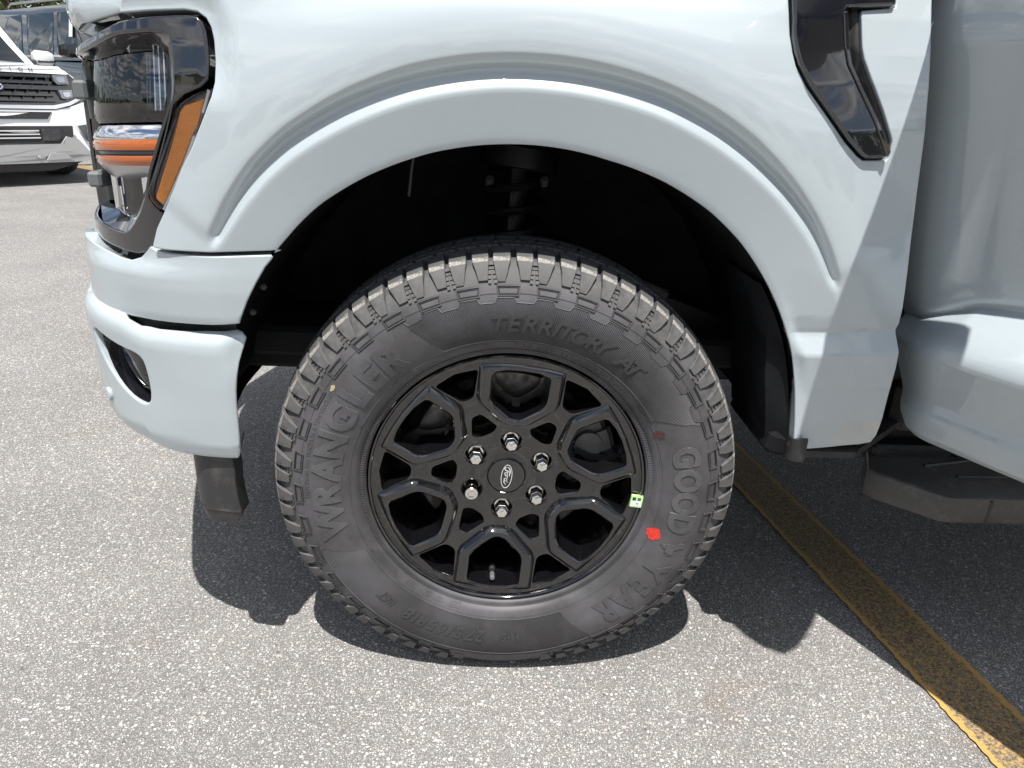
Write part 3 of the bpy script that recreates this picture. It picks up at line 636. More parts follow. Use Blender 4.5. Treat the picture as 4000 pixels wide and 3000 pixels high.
# bumper
BTOP = mm([(-418,672),(-426,676),(-467,676),(-510,674),(-541,674),(-569,676),(-591,684),(-609,695),(-640,700)])+[(-.70,.703),(-1.1,.705),(SEND+.002,.705)]
BBOT = [(SEND+.002,.50),(-1.1,.492),(-.75,.488)]+mm([(-660,483),(-606,475),(-582,469),(-553,461),(-527,457),(-495,454),(-464,454),(-440,455)])
BREAR = mm([(-434,470),(-431,497),(-430,520),(-429,554),(-427,580),(-424,602),(-420,625),(-414,648),(-411,662)])
def bump_o(s, z):
    top = np.interp(s, [-.8,-.66,-.60,-.56,-.42], [.702,.698,.691,.676,.674])
    d = top-z
    base = np.interp(d, [-.01,0,.004,.010,.018,.030,.08,.15,.19,.215,.24], [-.008,.000,.012,.0205,.0255,.0275,.0255,.0215,.0185,.011,-.004])
    rear = sstep(-.455,-.41,s); base = base-.016*rear*rear-.010*rear*np.exp(-((z-.65)/.03)**2)
    # dished surround of the fog lamp, a soft hollow below it
    g = np.exp(-(((s+.60)/.075)**2+((z-.585)/.075)**2)**1.4); base = base-.004*g
    return base
FOG = smooth_closed(mm([(-675,655),(-631,642),(-604,634),(-582,630),(-571,623),(-567,608),(-566,585),(-567,562),(-571,548),(-579,543),(-593,545),(-610,553),(-632,569),(-655,593),(-672,625)]), 1)
bex = np.array([(s, np.interp(s, [-.8,-.66,-.60,-.56,-.42], [.702,.698,.691,.676,.674])-d) for s in np.arange(-.80,-.412,.006) for d in (.004,.007,.010,.014,.018,.024,.03,.038)])
bumper = panel('bumper', BTOP+BBOT+BREAR, bump_o, 'paint', truck, holes=[FOG], step=.011, extra=bex, rnd=.004, flange=.05, hflange=.006)
b = MB(); FL = [tuple(q) for q in FOG]; c0 = np.mean(FOG, 0)
def fogloop(k, o): L = c0+(FOG-c0)*k; return WR(L[:,0], L[:,1], bump_o(L[:,0], L[:,1])*0+o)
b.loft([fogloop(1.0,.014), fogloop(.97,.002), fogloop(.93,-.010), fogloop(.92,-.024)], True); b.build('fog_lamp_surround', 'gloss_black', bumper, 50)
b = MB(); b.loft([fogloop(.93,-.012), fogloop(.80,-.004), fogloop(.5,.000), fogloop(.01,.001)], True); b.build('fog_lamp_lens', 'fog', bumper, 60)
b = MB()
for k in range(7):
    z = .562+k*.0105; b.tube(WR(np.array([-.603,-.590,-.577]), np.full(3,z), np.array([-.003,-.0005,-.004])), .0016, 6)
b.build('fog_lamp_fins', 'satin_black', bumper)
q = WR(np.array([-.672]), np.array([.535]), np.array([.0225]))[0]; nq = WR(np.array([-.672]), np.array([.535]), np.array([.040]))[0]-q; nq = Vector(nq).normalized()
b = MB(); b.tube([Vector(q)-nq*.014, Vector(q), Vector(q)+nq*.0015], [.012,.012,.010], 20); b.build('parking_sensor', 'paint', bumper)
far_copy(bumper, truck)
# air dam
VC = [(-.2,-.035),(-.40,-.035),(-.47,-.032),(-.520,-.016),(-.548,.05),(-.572,.12),(-.61,.28),(-.65,.50),(-.66,.75),(-.67,.9585)]
WV = Wrap(VC, -.2)
vo_ = lambda s, z: np.interp(z, [.30,.325,.345,.37,.47], [-.014,-.007,-.002,.0,.001])
panel('air_dam', mm([(-455,456),(-452,430),(-454,400),(-449,345),(-458,329),(-480,319)])+[(-.53,.318),(-.62,.325),(-.9,.34),(WV.end+.002,.345),(WV.end+.002,.47),(-.6,.468)], vo_, 'valance', truck, step=.014, rnd=.003, flange=.03, mp=WV)
b = MB(); S_ = np.linspace(-.452,-.60,20); b.loft([WV(S_, np.full(20,z)+0*S_, np.interp(S_*0+z, [.30,.37],[-.012,.0])+o) for z, o in ((.352,.0015),(.349,.0035),(.346,.0015))], False); b.build('air_dam_lip', 'satin_black', truck, 40)
far_copy(bpy.data.objects['air_dam'], truck)
# grille between the lamps, for views round the corner
b = MB(); S_ = np.linspace(-.80, SEND, 24)
for z in np.arange(.83, 1.06, .045): b.loft([WR(S_, np.full(24,z+dz), np.full(24,o)) for dz, o in ((-.012,-.06),(-.008,-.03),(.008,-.03),(.012,-.06))], False)
gr = b.build('grille_bars', 'gloss_black', truck, 40); far_copy(gr, truck)
b = MB(); b.loft([WR(S_, np.full(24,z), np.full(24,-.10)) for z in (.78,1.10)], False); gb = b.build('grille_backing', 'under', truck); far_copy(gb, truck)

# ------------------------------------------------------------------ open front door
AL = RAD(62); HX, HY = .6473, -.0012; DE = np.array([cos(AL), -sin(AL)]); DN = np.array([-sin(AL), -cos(AL)])
def dmap(t, z, o):
    t = np.asarray(t, float); o = np.asarray(o, float); q = np.array([HX, HY])+t[..., None]*DE+o[..., None]*DN
    return np.concatenate([q, np.asarray(z, float)[..., None]+0*q[..., :1]], -1)
def door_o(t, z):
    zc = np.interp(t, [-.1,-.03,.017,.057,.097,.152,.3,1.2], [.700,.706,.726,.744,.751,.759,.770,.79])
    d = z-zc; wd = sstep(-.035, .055, t)
    up = -.056+.222*d-.012*np.exp(-d/.016)-.16*np.maximum(0, z-1.12)**1.2*4
    zr = .671; k = np.clip(-d/np.maximum(zc-zr, .01), 0, 1); amp = .040+.028*wd
    low = np.interp(z, [.485,.508,.528,.553,.563,.578,.588,.625,.662,.671,.69], [-.080,-.048,-.030,-.024,-.023,-.026,-.027,-.0125,.0,.0012,.0012])
    full = np.where(d > 0, up, np.where(z > zr, -.068+(amp+.012)*np.sin(k*pi/2)**1.0, -.056+amp+low))
    return full+.010*(1-wd)-.022*(1-sstep(-.045,.080, t-np.interp(z,[.5,.66,.75,1.2],[-.005,-.03,-.06,-.115])))**2
tf = [(.002,.528),(-.012,.545),(-.020,.580),(-.034,.64),(-.078,.72),(-.105,.80),(-.125,.92),(-.145,1.06),(-.165,1.20)]
DOUT = tf+[(1.02,1.20),(1.02,.512),(.10,.510),(.030,.511),(.012,.517)]
dex = np.array([(t, float(np.interp(t, [-.1,-.03,.017,.057,.097,.152,.3,1.2], [.700,.706,.726,.744,.751,.759,.770,.79]))+d) for t in np.arange(-.12,.42,.010) for d in (-.06,-.05,-.03,-.016,-.009,-.004,.0,.004,.009,.02)]+[(t, z) for t in np.arange(-.12,.42,.010) for z in (.679,.675,.672,.669,.666,.661,.590,.586,.582,.578,.572,.566,.560)])
door = panel('front_door', DOUT, door_o, 'paint', truck, step=.012, extra=dex, rnd=.006, flange=.05, mp=dmap)
b = MB(); R62 = Matrix(((DE[0],-DN[0],0),(DE[1],-DN[1],0),(0,0,1)))
def dp(t, z, o): return tuple(dmap(np.array([t]), np.array([z]), np.array([o]))[0])
b.loft([[dp(t,z,o) for t,z in ((-.05,1.16),(.99,1.16),(.99,.56),(.04,.56))] for o in (-.100,-.16)], True, True, True); b.build('door_inner', 'under', door)
b = MB(); b.tube([dp(-.05,1.20,-.04), dp(.10,1.32,-.05), dp(.46,1.78,-.10), dp(.56,1.86,-.12), dp(.98,1.88,-.12), dp(1.0,1.2,-.04)], .022, 8); b.build('window_frame', 'gloss_black', door)
b = MB(); b.add([dp(-.03,1.20,-.05), dp(.46,1.76,-.10), dp(.56,1.84,-.12), dp(.97,1.87,-.12), dp(.99,1.2,-.05)], [(0,1,2,3,4)]); b.build('window_glass', clear('door_glass', (.10,.13,.11)), door, 0)
# mirror: foot and shell, out of the picture but throwing the shadow across the fender
b = MB(); mp_ = [(0.572, -0.035), (0.541, -0.085), (0.532, -0.118), (0.521, -0.15), (0.507, -0.186), (0.487, -0.228), (0.463, -0.273), (0.456, -0.306), (0.45, -0.34), (0.478, -0.4), (0.5, -0.43), (0.54, -0.452), (0.575, -0.43), (0.603, -0.4), (0.636, -0.36), (0.66, -0.325), (0.64, -0.25), (0.622, -0.15), (0.602, -0.05)]
def mring(k, z): c = np.array([.56,-.25]); return [(*(c+(np.array(q)-c)*k+np.array([max(0, z-1.30)*.20, 0])), z) for q in mp_]
b.loft([mring(.96,1.270), mring(1.0,1.285), mring(1.0,1.320), mring(.97,1.43), mring(.90,1.455)], True, True, True); b.build('side_mirror', 'gloss_black', door)
# running board
b = MB()
rb = [(.682,.085),(.692,.066),(.775,-.014),(.790,-.018),(2.55,-.018),(2.60,.03),(2.60,.16),(.80,.16),(.72,.165)]
def rbl(k, z): c = np.array([1.6,.09]); return [(c[0]+(x-c[0])*k if x > 2 else x+(1-k)*.05, c[1]+(y-c[1])*(k if y < .1 else 1), z) for x, y in rb]
b.loft([rbl(.93,.346), rbl(.985,.350), rbl(1,.358), rbl(1,.390), rbl(.985,.398), rbl(.94,.401)], True, True, True); b.build('running_board', 'board', truck, 35)
b = MB(); b.bbox((.858,-.016,.374), (.008,.010,.046), .003); b.tube([(.80,.10,.4015),(.92,.13,.4015)], .004, 6); b.tube([(.84,.06,.4015),(1.4,.07,.4015)], .003, 6)
b.bbox((.80,.20,.40), (.16,.12,.045), .006); b.bbox((.90,.24,.43), (.05,.20,.06), .006); b.build('board_bracket', 'satin_black', truck)
# sill, cab, bed, chassis
b = MB(); rk = [(.50,-.012),(.595,-.012),(.735,.115),(2.45,.115),(2.45,.22),(.50,.22)]; b.loft([[(x,y,z) for x, y in rk] for z in (.470,.484)], True, True, True); b.bbox((1.60,.16,.51), (1.75,.10,.12), .02); b.build('rocker_panel', 'satin_black', truck)  # sill; the plate's slanted front corner is shaped for its ground shadow
b = MB(); b.loft([[(.66,.16,.56),(.74,.14,.56),(.74,.26,.56),(.66,.26,.56)],[(.64,.16,1.2),(.72,.14,1.2),(.72,.26,1.2),(.64,.26,1.2)]], True, True, True); b.build('door_pillar', 'under', truck)
def ring(x0, x1, y0, y1, z): return [(x0,y0,z),(x1,y0,z),(x1,y1,z),(x0,y1,z)]
b = MB(); W2 = 2*YC
b.loft([ring(1.66,3.1,0.0,W2,.50), ring(1.66,3.1,-.02,W2+.02,.80), ring(1.66,3.1,-.01,W2+.01,1.20)], True, True, True)
b.loft([ring(.98,3.05,.10,W2-.10,1.25), ring(1.62,2.95,.22,W2-.22,1.85), ring(1.80,2.80,.34,W2-.34,1.93)], True, True, True); b.build('cab', 'paint', truck, 40)
b = MB(); b.bbox((1.0,YC,.80), (.8,W2-.3,.80), .05); b.build('cab_interior', 'under', truck)
b = MB(); b.bbox((.60,YC,.87), (.30,W2-.40,.62), .02); b.build('cowl_light_block', 'under', truck)  # unseen dark box added to stop sunlight falling through beside the door
b = MB(); b.bbox((.530,.05,1.04), (.06,.11,.28), .01); b.build('light_leak_block', 'under', truck)  # hidden box added behind the fender to close a light leak
b = MB(); b.bbox((-.60,YC,.84), (.30,W2-1.1,.42), .03); b.build('engine_bay_light_block', 'under', truck)  # unseen box added to block light dropping through the engine bay
b = MB(); b.loft([ring(3.13,4.85,0.0,W2,.55), ring(3.13,4.85,-.02,W2+.02,.9), ring(3.13,4.85,0,W2,1.35)], True, True, True); b.build('cargo_bed', 'paint', truck)
b = MB()
for y in (.52, W2-.52): b.bbox((1.9,y,.50), (5.0,.09,.16), .01)
b.bbox((-.05,YC,.62), (1.0,.75,.42), .05); b.bbox((2.0,YC,.56), (5.2,W2-.5,.06), .01); b.bbox((-.55,YC,.62), (.10,W2-.5,.20), .02)
b.bbox((-.30,.50,.60), (.5,.10,.22), .01)
b.build('chassis', 'under', truck)
# suspension behind the wheel
b = MB()
b.tube([(-.01,.27,.50),(.01,.33,.92)], .024, 12); b.tube([(.0+.058*cos(k*.45),.285+.02*(k/90)+.058*sin(k*.45),.63+.27*k/90) for k in range(91)], .0075, 7); b.tube([(.008,.325,.895),(.012,.33,.93)], .075, 18)
b.tube([(-.01,.10,.74),(-.02,.30,.76),(.12,.42,.74)], .018, 8); b.tube([(-.02,.12,.30),(-.15,.45,.36)], .030, 8); b.tube([(-.02,.12,.30),(.20,.45,.36)], .030, 8)
b.bbox((0,.16,.40), (.12,.08,.34), .02); b.bbox((.30,.36,.62), (.30,.05,.10), .01, Matrix.Rotation(RAD(18),3,'Y')); 
b.build('suspension', 'frame', truck)
b = MB(); b.bbox((.235,.24,.700), (.14,.02,.030), .004, Matrix.Rotation(RAD(20),3,'Y')); b.build('suspension_bracket', 'rust', truck)
for x, z in ((-.045,.872),(.055,.875)): b = MB(); b.tube([(x,.27,z),(x,.262,z+.012)], .008, 6); b.build('mount_bolt', 'cast', truck)
for L in ([(-.175,.20,.935),(-.18,.19,.90),(-.185,.19,.855)], [(-.20,.2,.66),(-.14,.14,.645),(-.10,.13,.63)]): b = MB(); b.tube(L, .0026, 6); b.build('brake_line', 'cast', truck)

# ------------------------------------------------------------------ front wheel
wheel = empty('wheel', (0, 0, .395), parent=truck)
PH = 1.4824
def W(ph, r, y): return (r*cos(ph), y, r*sin(ph))
SW = np.array([(.236,.010),(.2425,.004),(.2432,-.001),(.246,-.0045),(.2505,-.0055),(.2535,-.0065),(.2545,-.0095),(.262,-.0150),(.272,-.0205),(.285,-.0265),(.300,-.0305),(.315,-.0322),(.330,-.0315),(.342,-.0285),(.352,-.0245),(.362,-.0195),(.372,-.0135),(.380,-.0070),(.388,.0010)])
def ysw(r): return np.interp(r, SW[:,0], SW[:,1])
TYC = .10   # centre plane of the tyre
def flat(v): return (v[0], v[1]-(.010*max(0, (-.386-v[2])/.01) if v[1] < TYC else 0), max(v[2], -.3945))
# carcass
prof = [(y, r) for r, y in SW[1:]]+[(.010,.3925),(.03,.3965),(.06,.3990),(.10,.400),(.14,.3990),(.17,.3965),(.19,.3925)]+[(2*TYC-y, r) for r, y in SW[1:][::-1]]
b = MB(); nseg = 240
b.loft([[flat(W(2*pi*i/nseg, r, y)) for y, r in prof] for i in range(nseg+1)], False)
tyre = b.build('tyre', 'rubber', wheel, 60); tyre.data.materials.append(MAT['shoulder']); tyre.data.materials.append(MAT['tread'])
for p in tyre.data.polygons:
    r_ = math.hypot(p.center.x, p.center.z); p.material_index = 0 if r_ < .363 else (2 if .012 < p.center.y < .188 else 1)
# fine concentric rim-protector teeth and mould lines are relief in the rubber; ribs are real
b = MB(); nr = 340
for i in range(nr):
    a = 2*pi*i/nr; d = 2*pi/nr*.30
    V = [W(a-d,.2462,-.0062), W(a+d,.2462,-.0062), W(a+d,.2526,-.0078), W(a-d,.2526,-.0078), W(a-d,.2455,-.0040), W(a+d,.2455,-.0040), W(a+d,.2535,-.0062), W(a-d,.2535,-.0062)]
    b.add(V, [(0,1,2,3),(4,5,1,0),(1,5,6,2),(2,6,7,3),(3,7,4,0)])
o = b.build('bead_ribs', 'rubber', wheel, 0); o['kind'] = 'stuff'
def arc_strip(rs, hs, a0, a1, step=.6):
    """ring segment of raised rubber: radii and heights along the cross-section"""
    n = max(2, int(abs(a1-a0)/step)); b = MB()
    b.loft([[W(RAD(a0+(a1-a0)*i/n), r, ysw(r)-h) for r, h in zip(rs, hs)] for i in range(n+1)], False); return b
# ribbed panels
def rib_mat(base, name, n=1150, strength=.55):
    m = MAT[base].copy(); m.name = name; t = m.node_tree; N = t.nodes.new; Lk = t.links.new; bs = t.nodes['Principled BSDF']
    co = N('ShaderNodeTexCoord'); sp = N('ShaderNodeSeparateXYZ'); Lk(co.outputs['Object'], sp.inputs[0])
    at = N('ShaderNodeMath'); at.operation = 'ARCTAN2'; Lk(sp.outputs[2], at.inputs[0]); Lk(sp.outputs[0], at.inputs[1])
    ml = N('ShaderNodeMath'); ml.operation = 'MULTIPLY'; Lk(at.outputs[0], ml.inputs[0]); ml.inputs[1].default_value = n
    sn = N('ShaderNodeMath'); sn.operation = 'SINE'; Lk(ml.outputs[0], sn.inputs[0])
    bp = N('ShaderNodeBump'); bp.inputs['Strength'].default_value = strength; bp.inputs['Distance'].default_value = .0012; Lk(sn.outputs[0], bp.inputs['Height']); Lk(bp.outputs[0], bs.inputs['Normal'])
    return m
MAT['ribbed'] = rib_mat('rubber', 'ribbed_rubber', 760, .8)
MAT['ribbed'].node_tree.nodes['Principled BSDF'].inputs['Roughness'].default_value = .6
def ribbed_panel(name, a0, a1, e0, e1, castle=True):
    """sidewall panel between two angles; the ends slant by e0/e1 degrees between inner and outer radius"""
    n = 150; rs = np.linspace(.273,.343,12); b = MB(); rows = []
    for i in range(n+1):
        row = []
        for k, r in enumerate(rs):
            f = k/11; aa = (a0+e0*f)+((a1+e1*f)-(a0+e0*f))*i/n
            ro = .343 if not castle or (aa % 10) < 5 else .3355
            rr = .273+(ro-.273)*f; row.append(W(RAD(aa), rr, ysw(rr)-.0008))
        rows.append(row)
    b.loft(rows, False); o = b.build(name, 'ribbed', wheel, 40)
    # raised border line
    bd = MB(); path = []
    for i in range(n+1):
        aa = (a0+e0)+((a1+e1)-(a0+e0))*i/n; path.append((aa, .343 if not castle or (aa % 10) < 5 else .3355))
    for i in range(n+1): aa = a1+(a0-a1)*i/n; path.append((aa, .2725))
    P = [Vector(W(RAD(a), r, ysw(r)-.0010)) for a, r in path]; P.append(P[0]); bd.tube(P, .0009, 5, False); bd.build('panel_border', 'rubber', wheel, 60)
ribbed_panel('ribbed_sidewall_panel', 113.5, 31.0, 6.5, -7.5)
ribbed_panel('ribbed_sidewall_panel', -153.5, -67, -6.3, 6.3, False)
# mould lines
for r in (.349, .2685): 
    b = MB(); b.tube([W(2*pi*i/180, r, ysw(r)-.0002) for i in range(181)], .0008, 5, False); b.build('mould_line', 'rubber', wheel, 60)
# shoulder lugs: two shapes in turn, with the stepped ladder down the sidewall
def lug_mesh(w_top, w_bot, r_bot, skew, steps):
    b = MB()
    sec = [(.052,.4070,1.0),(.020,.4035,1.0),(.0065,.3995,1.0),(-.0025,.3945,1.0),(-.0085,.388,.86),(-.0150,.378,.72),(-.0198,r_bot,w_bot/w_top)]
    base = [(.050,.392),(.018,.392),(.010,.390),(.006,.386),(.004,.380),(-.004,.374),(-.012,r_bot-.002)]
    L = []
    for (y, r, k), (yb, rb) in zip(sec, base):
        f = (.4045-r)/.04; a0 = RAD(skew*f-w_top*k); a1 = RAD(skew*f+w_top*k); e = RAD(.10)
        L.append([W(a0-e, rb, yb), W(a0, r-.0008, y+.0006), W(a0+e, r, y), W(a1-e, r, y), W(a1, r-.0008, y+.0006), W(a1+e, rb, yb)])
    b.loft(L, False); n = len(b.V); 
    b.F.append((0,1,2,3,4,5)); k0 = (len(L)-1)*6; b.F.append(tuple(k0+i for i in range(6)))
    for sd in steps:
        for k in range(5):
            r = .392-k*.0062; f = (.4045-r)/.04; kk = np.interp(r, [.366,.378,.388,.396], [w_bot/w_top,.72,.86,1.0])
            a = skew*f+sd*(w_top*kk+.32); hw = .36; y = ysw(r)
            V = [W(RAD(a-hw), r-.0030, y-.0052), W(RAD(a+hw), r-.0030, y-.0052), W(RAD(a+hw), r+.0012, y-.0008), W(RAD(a-hw), r+.0012, y-.0008), W(RAD(a-hw), r-.0036, y+.003), W(RAD(a+hw), r-.0036, y+.003)]
            b.add(V, [(0,1,2,3),(0,4,5,1),(0,3,4),(1,5,2)])
    return b
def add_mats(me, rule):
    me.materials.append(MAT['shoulder']); me.materials.append(MAT['tread'])
    for p in me.polygons: p.material_index = rule(p)
def rule(p):
    c = p.center; r = math.hypot(c.x, c.z)
    if c.y > .007: return 2
    return 0 if r > .3925 else 1
lugA = lug_mesh(1.95, .95, .366, .35, (1,)).build('shoulder_lug', 'scuff', wheel, 25); add_mats(lugA.data, rule)
lugB = lug_mesh(1.85, 1.15, .369, -.35, (-1,)).build('shoulder_lug', 'scuff', wheel, 25); add_mats(lugB.data, rule)
def blk(y0, y1, w, sk, r=.4090, sipes=2):
    """tread block with sipes, at angle 0"""
    b = MB(); n = sipes+1
    for k in range(n):
        a0 = -w+2*w*k/n+(.10 if k else 0); a1 = -w+2*w*(k+1)/n-(.10 if k < n-1 else 0)
        zig = [(y0, 0), ((y0+y1)/2, sk*.7), (y1, sk)]
        top = [W(RAD(a0+s), r-.0006*abs(y-TYC)/.05, y) for y, s in zig]+[W(RAD(a1+s), r-.0006*abs(y-TYC)/.05, y) for y, s in zig[::-1]]
        bot = [W(RAD(a0-.12+s), .395, y) for y, s in zig]+[W(RAD(a1+.12+s), .395, y) for y, s in zig[::-1]]
        b.loft([bot, top], True, False, True)
    return b
rowsT = [blk(.056,.080,2.05,1.1), blk(.0855,.1145,2.0,-1.2), blk(.120,.144,2.05,1.1)]
protos = [r_.build('tread_block', 'tread', wheel, 25) for r_ in rowsT]
inner = lug_mesh(1.95, .95, .366, .35, ()).build('tread_block', 'tread', wheel, 25)
for v in inner.data.vertices: v.co.y = 2*TYC-v.co.y
inner.data.flip_normals()
def place(o, ang, first):
    c = o if first else o.copy()
    if not first: COL.objects.link(c); c.parent = wheel
    c.rotation_euler = (0, -RAD(ang), 0)
    down = abs(((ang+90+180) % 360)-180)       # squeezed where the tyre meets the ground
    if down < 17: 
        sh = max(0, .4092-.3948/cos(RAD(down))); c.location = (-sh*cos(RAD(ang)), 0, -sh*sin(RAD(ang)))
    return c
for i in range(36):
    place(lugA, 3.3+i*10, i == 0); place(lugB, 8.2+i*10, i == 0)
for i in range(72):
    a = 1.0+i*5+random.uniform(-.12,.12)
    for k, q in enumerate(protos): place(q, a+(0,2.1,.9)[k], i == 0)
for i in range(72): place(inner, 2.0+i*5, i == 0)
# raised rectangular frames round the sidewall
def frame_mesh():
    b = MB(); rs = (.3455,.3472,.3475,.3490,.3575,.3590,.3593,.3610)
    def loop(a, r0, r1, h): return [W(RAD(x), r, ysw(r)-h) for x, r in ((-a,r0),(-a/3,r0),(a/3,r0),(a,r0),(a*1.10,r1),(a*.37,r1),(-a*.37,r1),(-a*1.10,r1))]
    b.loft([loop(2.75,.3450,.3620,-.002), loop(2.70,.3455,.3612,.0026), loop(2.50,.3470,.3597,.0026), loop(2.42,.3474,.3592,.0002), loop(2.36,.3478,.3588,.0002), loop(2.18,.3488,.3578,.0018), loop(2.10,.3492,.3574,-.0006)], True, False, True)
    return b
fr0 = frame_mesh().build('sidewall_bar', 'rubber', wheel, 25)
for i in range(36): place(fr0, 1.9+i*10, i == 0)
# small rubber whiskers
b = MB()
for i in range(150):
    a = random.uniform(0, 2*pi); r = random.choice([.259,.266,.283,.296,.322,.334,.348]); q = Vector(W(a, r, ysw(r)-.0005)); t_ = Vector((random.uniform(-.3,.3), -1, random.uniform(-.5,.3))).normalized()
    b.tube([q, q+t_*random.uniform(.0015,.0045)], [.00045,.0003], 4)
o = b.build('rubber_whiskers', 'rubber', wheel, 0); o['kind'] = 'stuff'

# ---- lettering: outlines from the built-in font, bent round the sidewall
_fc = {}
def glyph(ch, bold=0.0, shear=0.0):
    key = (ch, bold, shear)
    if key in _fc: return _fc[key]
    cu = bpy.data.curves.new('glyph', 'FONT'); cu.body = ch; cu.size = 1.0; cu.offset = bold; cu.shear = shear; cu.resolution_u = 4
    o = bpy.data.objects.new('glyph', cu); COL.objects.link(o); bpy.context.view_layer.update()
    me = bpy.data.meshes.new_from_object(o.evaluated_get(bpy.context.evaluated_depsgraph_get()))
    bm = bmesh.new(); bm.from_mesh(me); bmesh.ops.remove_doubles(bm, verts=bm.verts, dist=1e-4)
    for k in range(1, 7):
        bmesh.ops.bisect_plane(bm, geom=bm.verts[:]+bm.edges[:]+bm.faces[:], plane_co=(0, k*.11, 0), plane_no=(0,1,0))
    bmesh.ops.triangulate(bm, faces=bm.faces)
    V = [tuple(v.co)[:2] for v in bm.verts]; bm.verts.index_update(); Fc = [tuple(v.index for v in f.verts) for f in bm.faces]
    E_ = [tuple(v.index for v in e.verts) for e in bm.edges if len(e.link_faces) == 1]
    bm.free(); bpy.data.objects.remove(o); bpy.data.curves.remove(cu); bpy.data.meshes.remove(me)
    if V: xs = [v[0] for v in V]; x0, x1 = min(xs), max(xs)
    else: x0, x1 = 0, .3
    _fc[key] = (V, Fc, E_, x0, x1); return _fc[key]
def letter_geo(ch, fx, fy, mapf, h, bold, shear):
    """mapf(x, y, h) -> point; glyph scaled by fx, fy; returns MB"""
    V, Fc, E_, x0, x1 = glyph(ch, bold, shear); xm = (x0+x1)/2; b = MB(); n = len(V)
    P = [mapf((x-xm)*fx, y*fy, h) for x, y in V]+[mapf((x-xm)*fx*1.03, y*fy, -.0006) for x, y in V]
    b.V = P; b.F = list(Fc)+[(a, c, c+n, a+n) for a, c in E_]; return b
def ring_text(chars, r, height, m, name, parent, h=.0016, bold=.03, shear=0.0, wide=1.0, joined=None, mapr=None):
    """chars: list of (character, centre angle in degrees). Tops point outwards, reading clockwise."""
    for ch, a in chars:
        if ch == ' ': continue
        f = height/.70
        def mp(x, y, hh, a=a): 
            rr = r-height/2+y; ang = RAD(a)-x/r; return W(ang, rr, (mapr or ysw)(rr)-hh)
        g = letter_geo(ch, f*wide, f, mp, h, bold, shear)
        if joined is not None: joined.add(g.V, g.F)
        else: g.build(name, m, parent, 20)
def run(text, a_start, a_end):
    """spread the characters of a line evenly between two angles"""
    wd = [1.0 if c in 'MWNOGQ' else .45 if c in 'I1 ./:' else .8 for c in text]; tot = sum(wd); acc = 0; out = []
    for c, w_ in zip(text, wd): out.append((c, a_start+(a_end-a_start)*(acc+w_/2)/tot)); acc += w_
    return out
MAT['rubber_plain'] = pmat('letter_rubber', (.040,.0395,.041), .55, bump=(700, .05, .0004))
MAT['rib_letter'] = rib_mat('rubber', 'ribbed_letter_rubber', 900, .5)
ring_text([('W',-168.8),('R',-178.8),('A',-187.2),('N',-196.0),('G',-205.8),('L',-215.2),('E',-222.8),('R',-231.0)], .306, .044, 'rib_letter', 'raised_letter', wheel, bold=.045, wide=1.0)
ring_text([('G',14.7),('O',6.2),('O',-2.0),('D',-9.6),('Y',-28.8),('E',-36.2),('A',-43.8),('R',-51.8)], .309, .042, 'rib_letter', 'raised_letter', wheel, bold=.045, wide=.88)
ring_text([('T',94.3),('E',90.0),('R',85.6),('R',81.0),('I',77.4),('T',74.0),('O',69.8),('R',65.5),('Y',61.4)]+[('A',54.2),('T',49.6)], .303, .026, 'rubber_plain', 'raised_letter', wheel, h=.0022, bold=.03, shear=.25, wide=1.05)
ring_text(run('275/65R18', -95.2, -125.8), .305, .023, 'rubber_plain', 'raised_letter', wheel, h=.0020, bold=.02, shear=.25)
ring_text(run('116T', -129.8, -136.6), .303, .018, 'rubber_plain', 'raised_letter', wheel, h=.0018, bold=.01, shear=.2)
ring_text(run('M+S', -83.6, -90.0), .304, .016, 'rubber_plain', 'raised_letter', wheel, h=.0018, bold=.01)
def small_line(text, a0, a1, r, hgt, name='small_lettering'):
    j = MB(); ring_text(run(text, a0, a1), r, hgt, 'rubber', name, wheel, h=.0009, bold=.0, joined=j); j.build(name, 'rubber', wheel, 0)
small_line('TREADWEAR 580 TRACTION B TEMPERATURE B', 183, 146.5, .3375, .0075)
small_line('DOT', -107.5, -112.0, .2535+.006, .010)
small_line('1Y87J JJ33', -114.5, -122.5, .2595, .008); small_line('1225', -127.0, -132.0, .2595, .008)
small_line('TIRE SIZE: 275/65R18 116T M+S', 90, 44, .2605, .0080)
small_line('SAFETY WARNING', 116, 98, .2660, .0045); small_line('MADE IN CANADA', 38, 29, .2650, .006)
small_line('MAX. LOAD 1250 KG (2755 LBS) AT', -136, -152, .2655, .0055); small_line('350 KPA (51 PSI) MAX. PRESS.', -137, -151, .2595, .0055)
# winged foot between the two halves of the name
b = MB(); wf = [(-.012,.018),(-.004,.020),(.000,.010),(.004,.004),(.010,.006),(.018,.002),(.013,-.001),(.020,-.004),(.013,-.006),(.016,-.011),(.008,-.011),(.007,-.018),(.001,-.024),(-.001,-.016),(-.004,-.007),(-.007,.004),(-.012,.008)]
def wfl(h, k=1): return [W(RAD(-18.6)-x*k/.313, .313+y*k*.95, ysw(.313+y*k*.95)-h) for x, y in wf]
b.loft([wfl(-.0006,1.04), wfl(.0016)], True, False, True); b.build('winged_foot_emblem', 'rib_letter', wheel, 20)
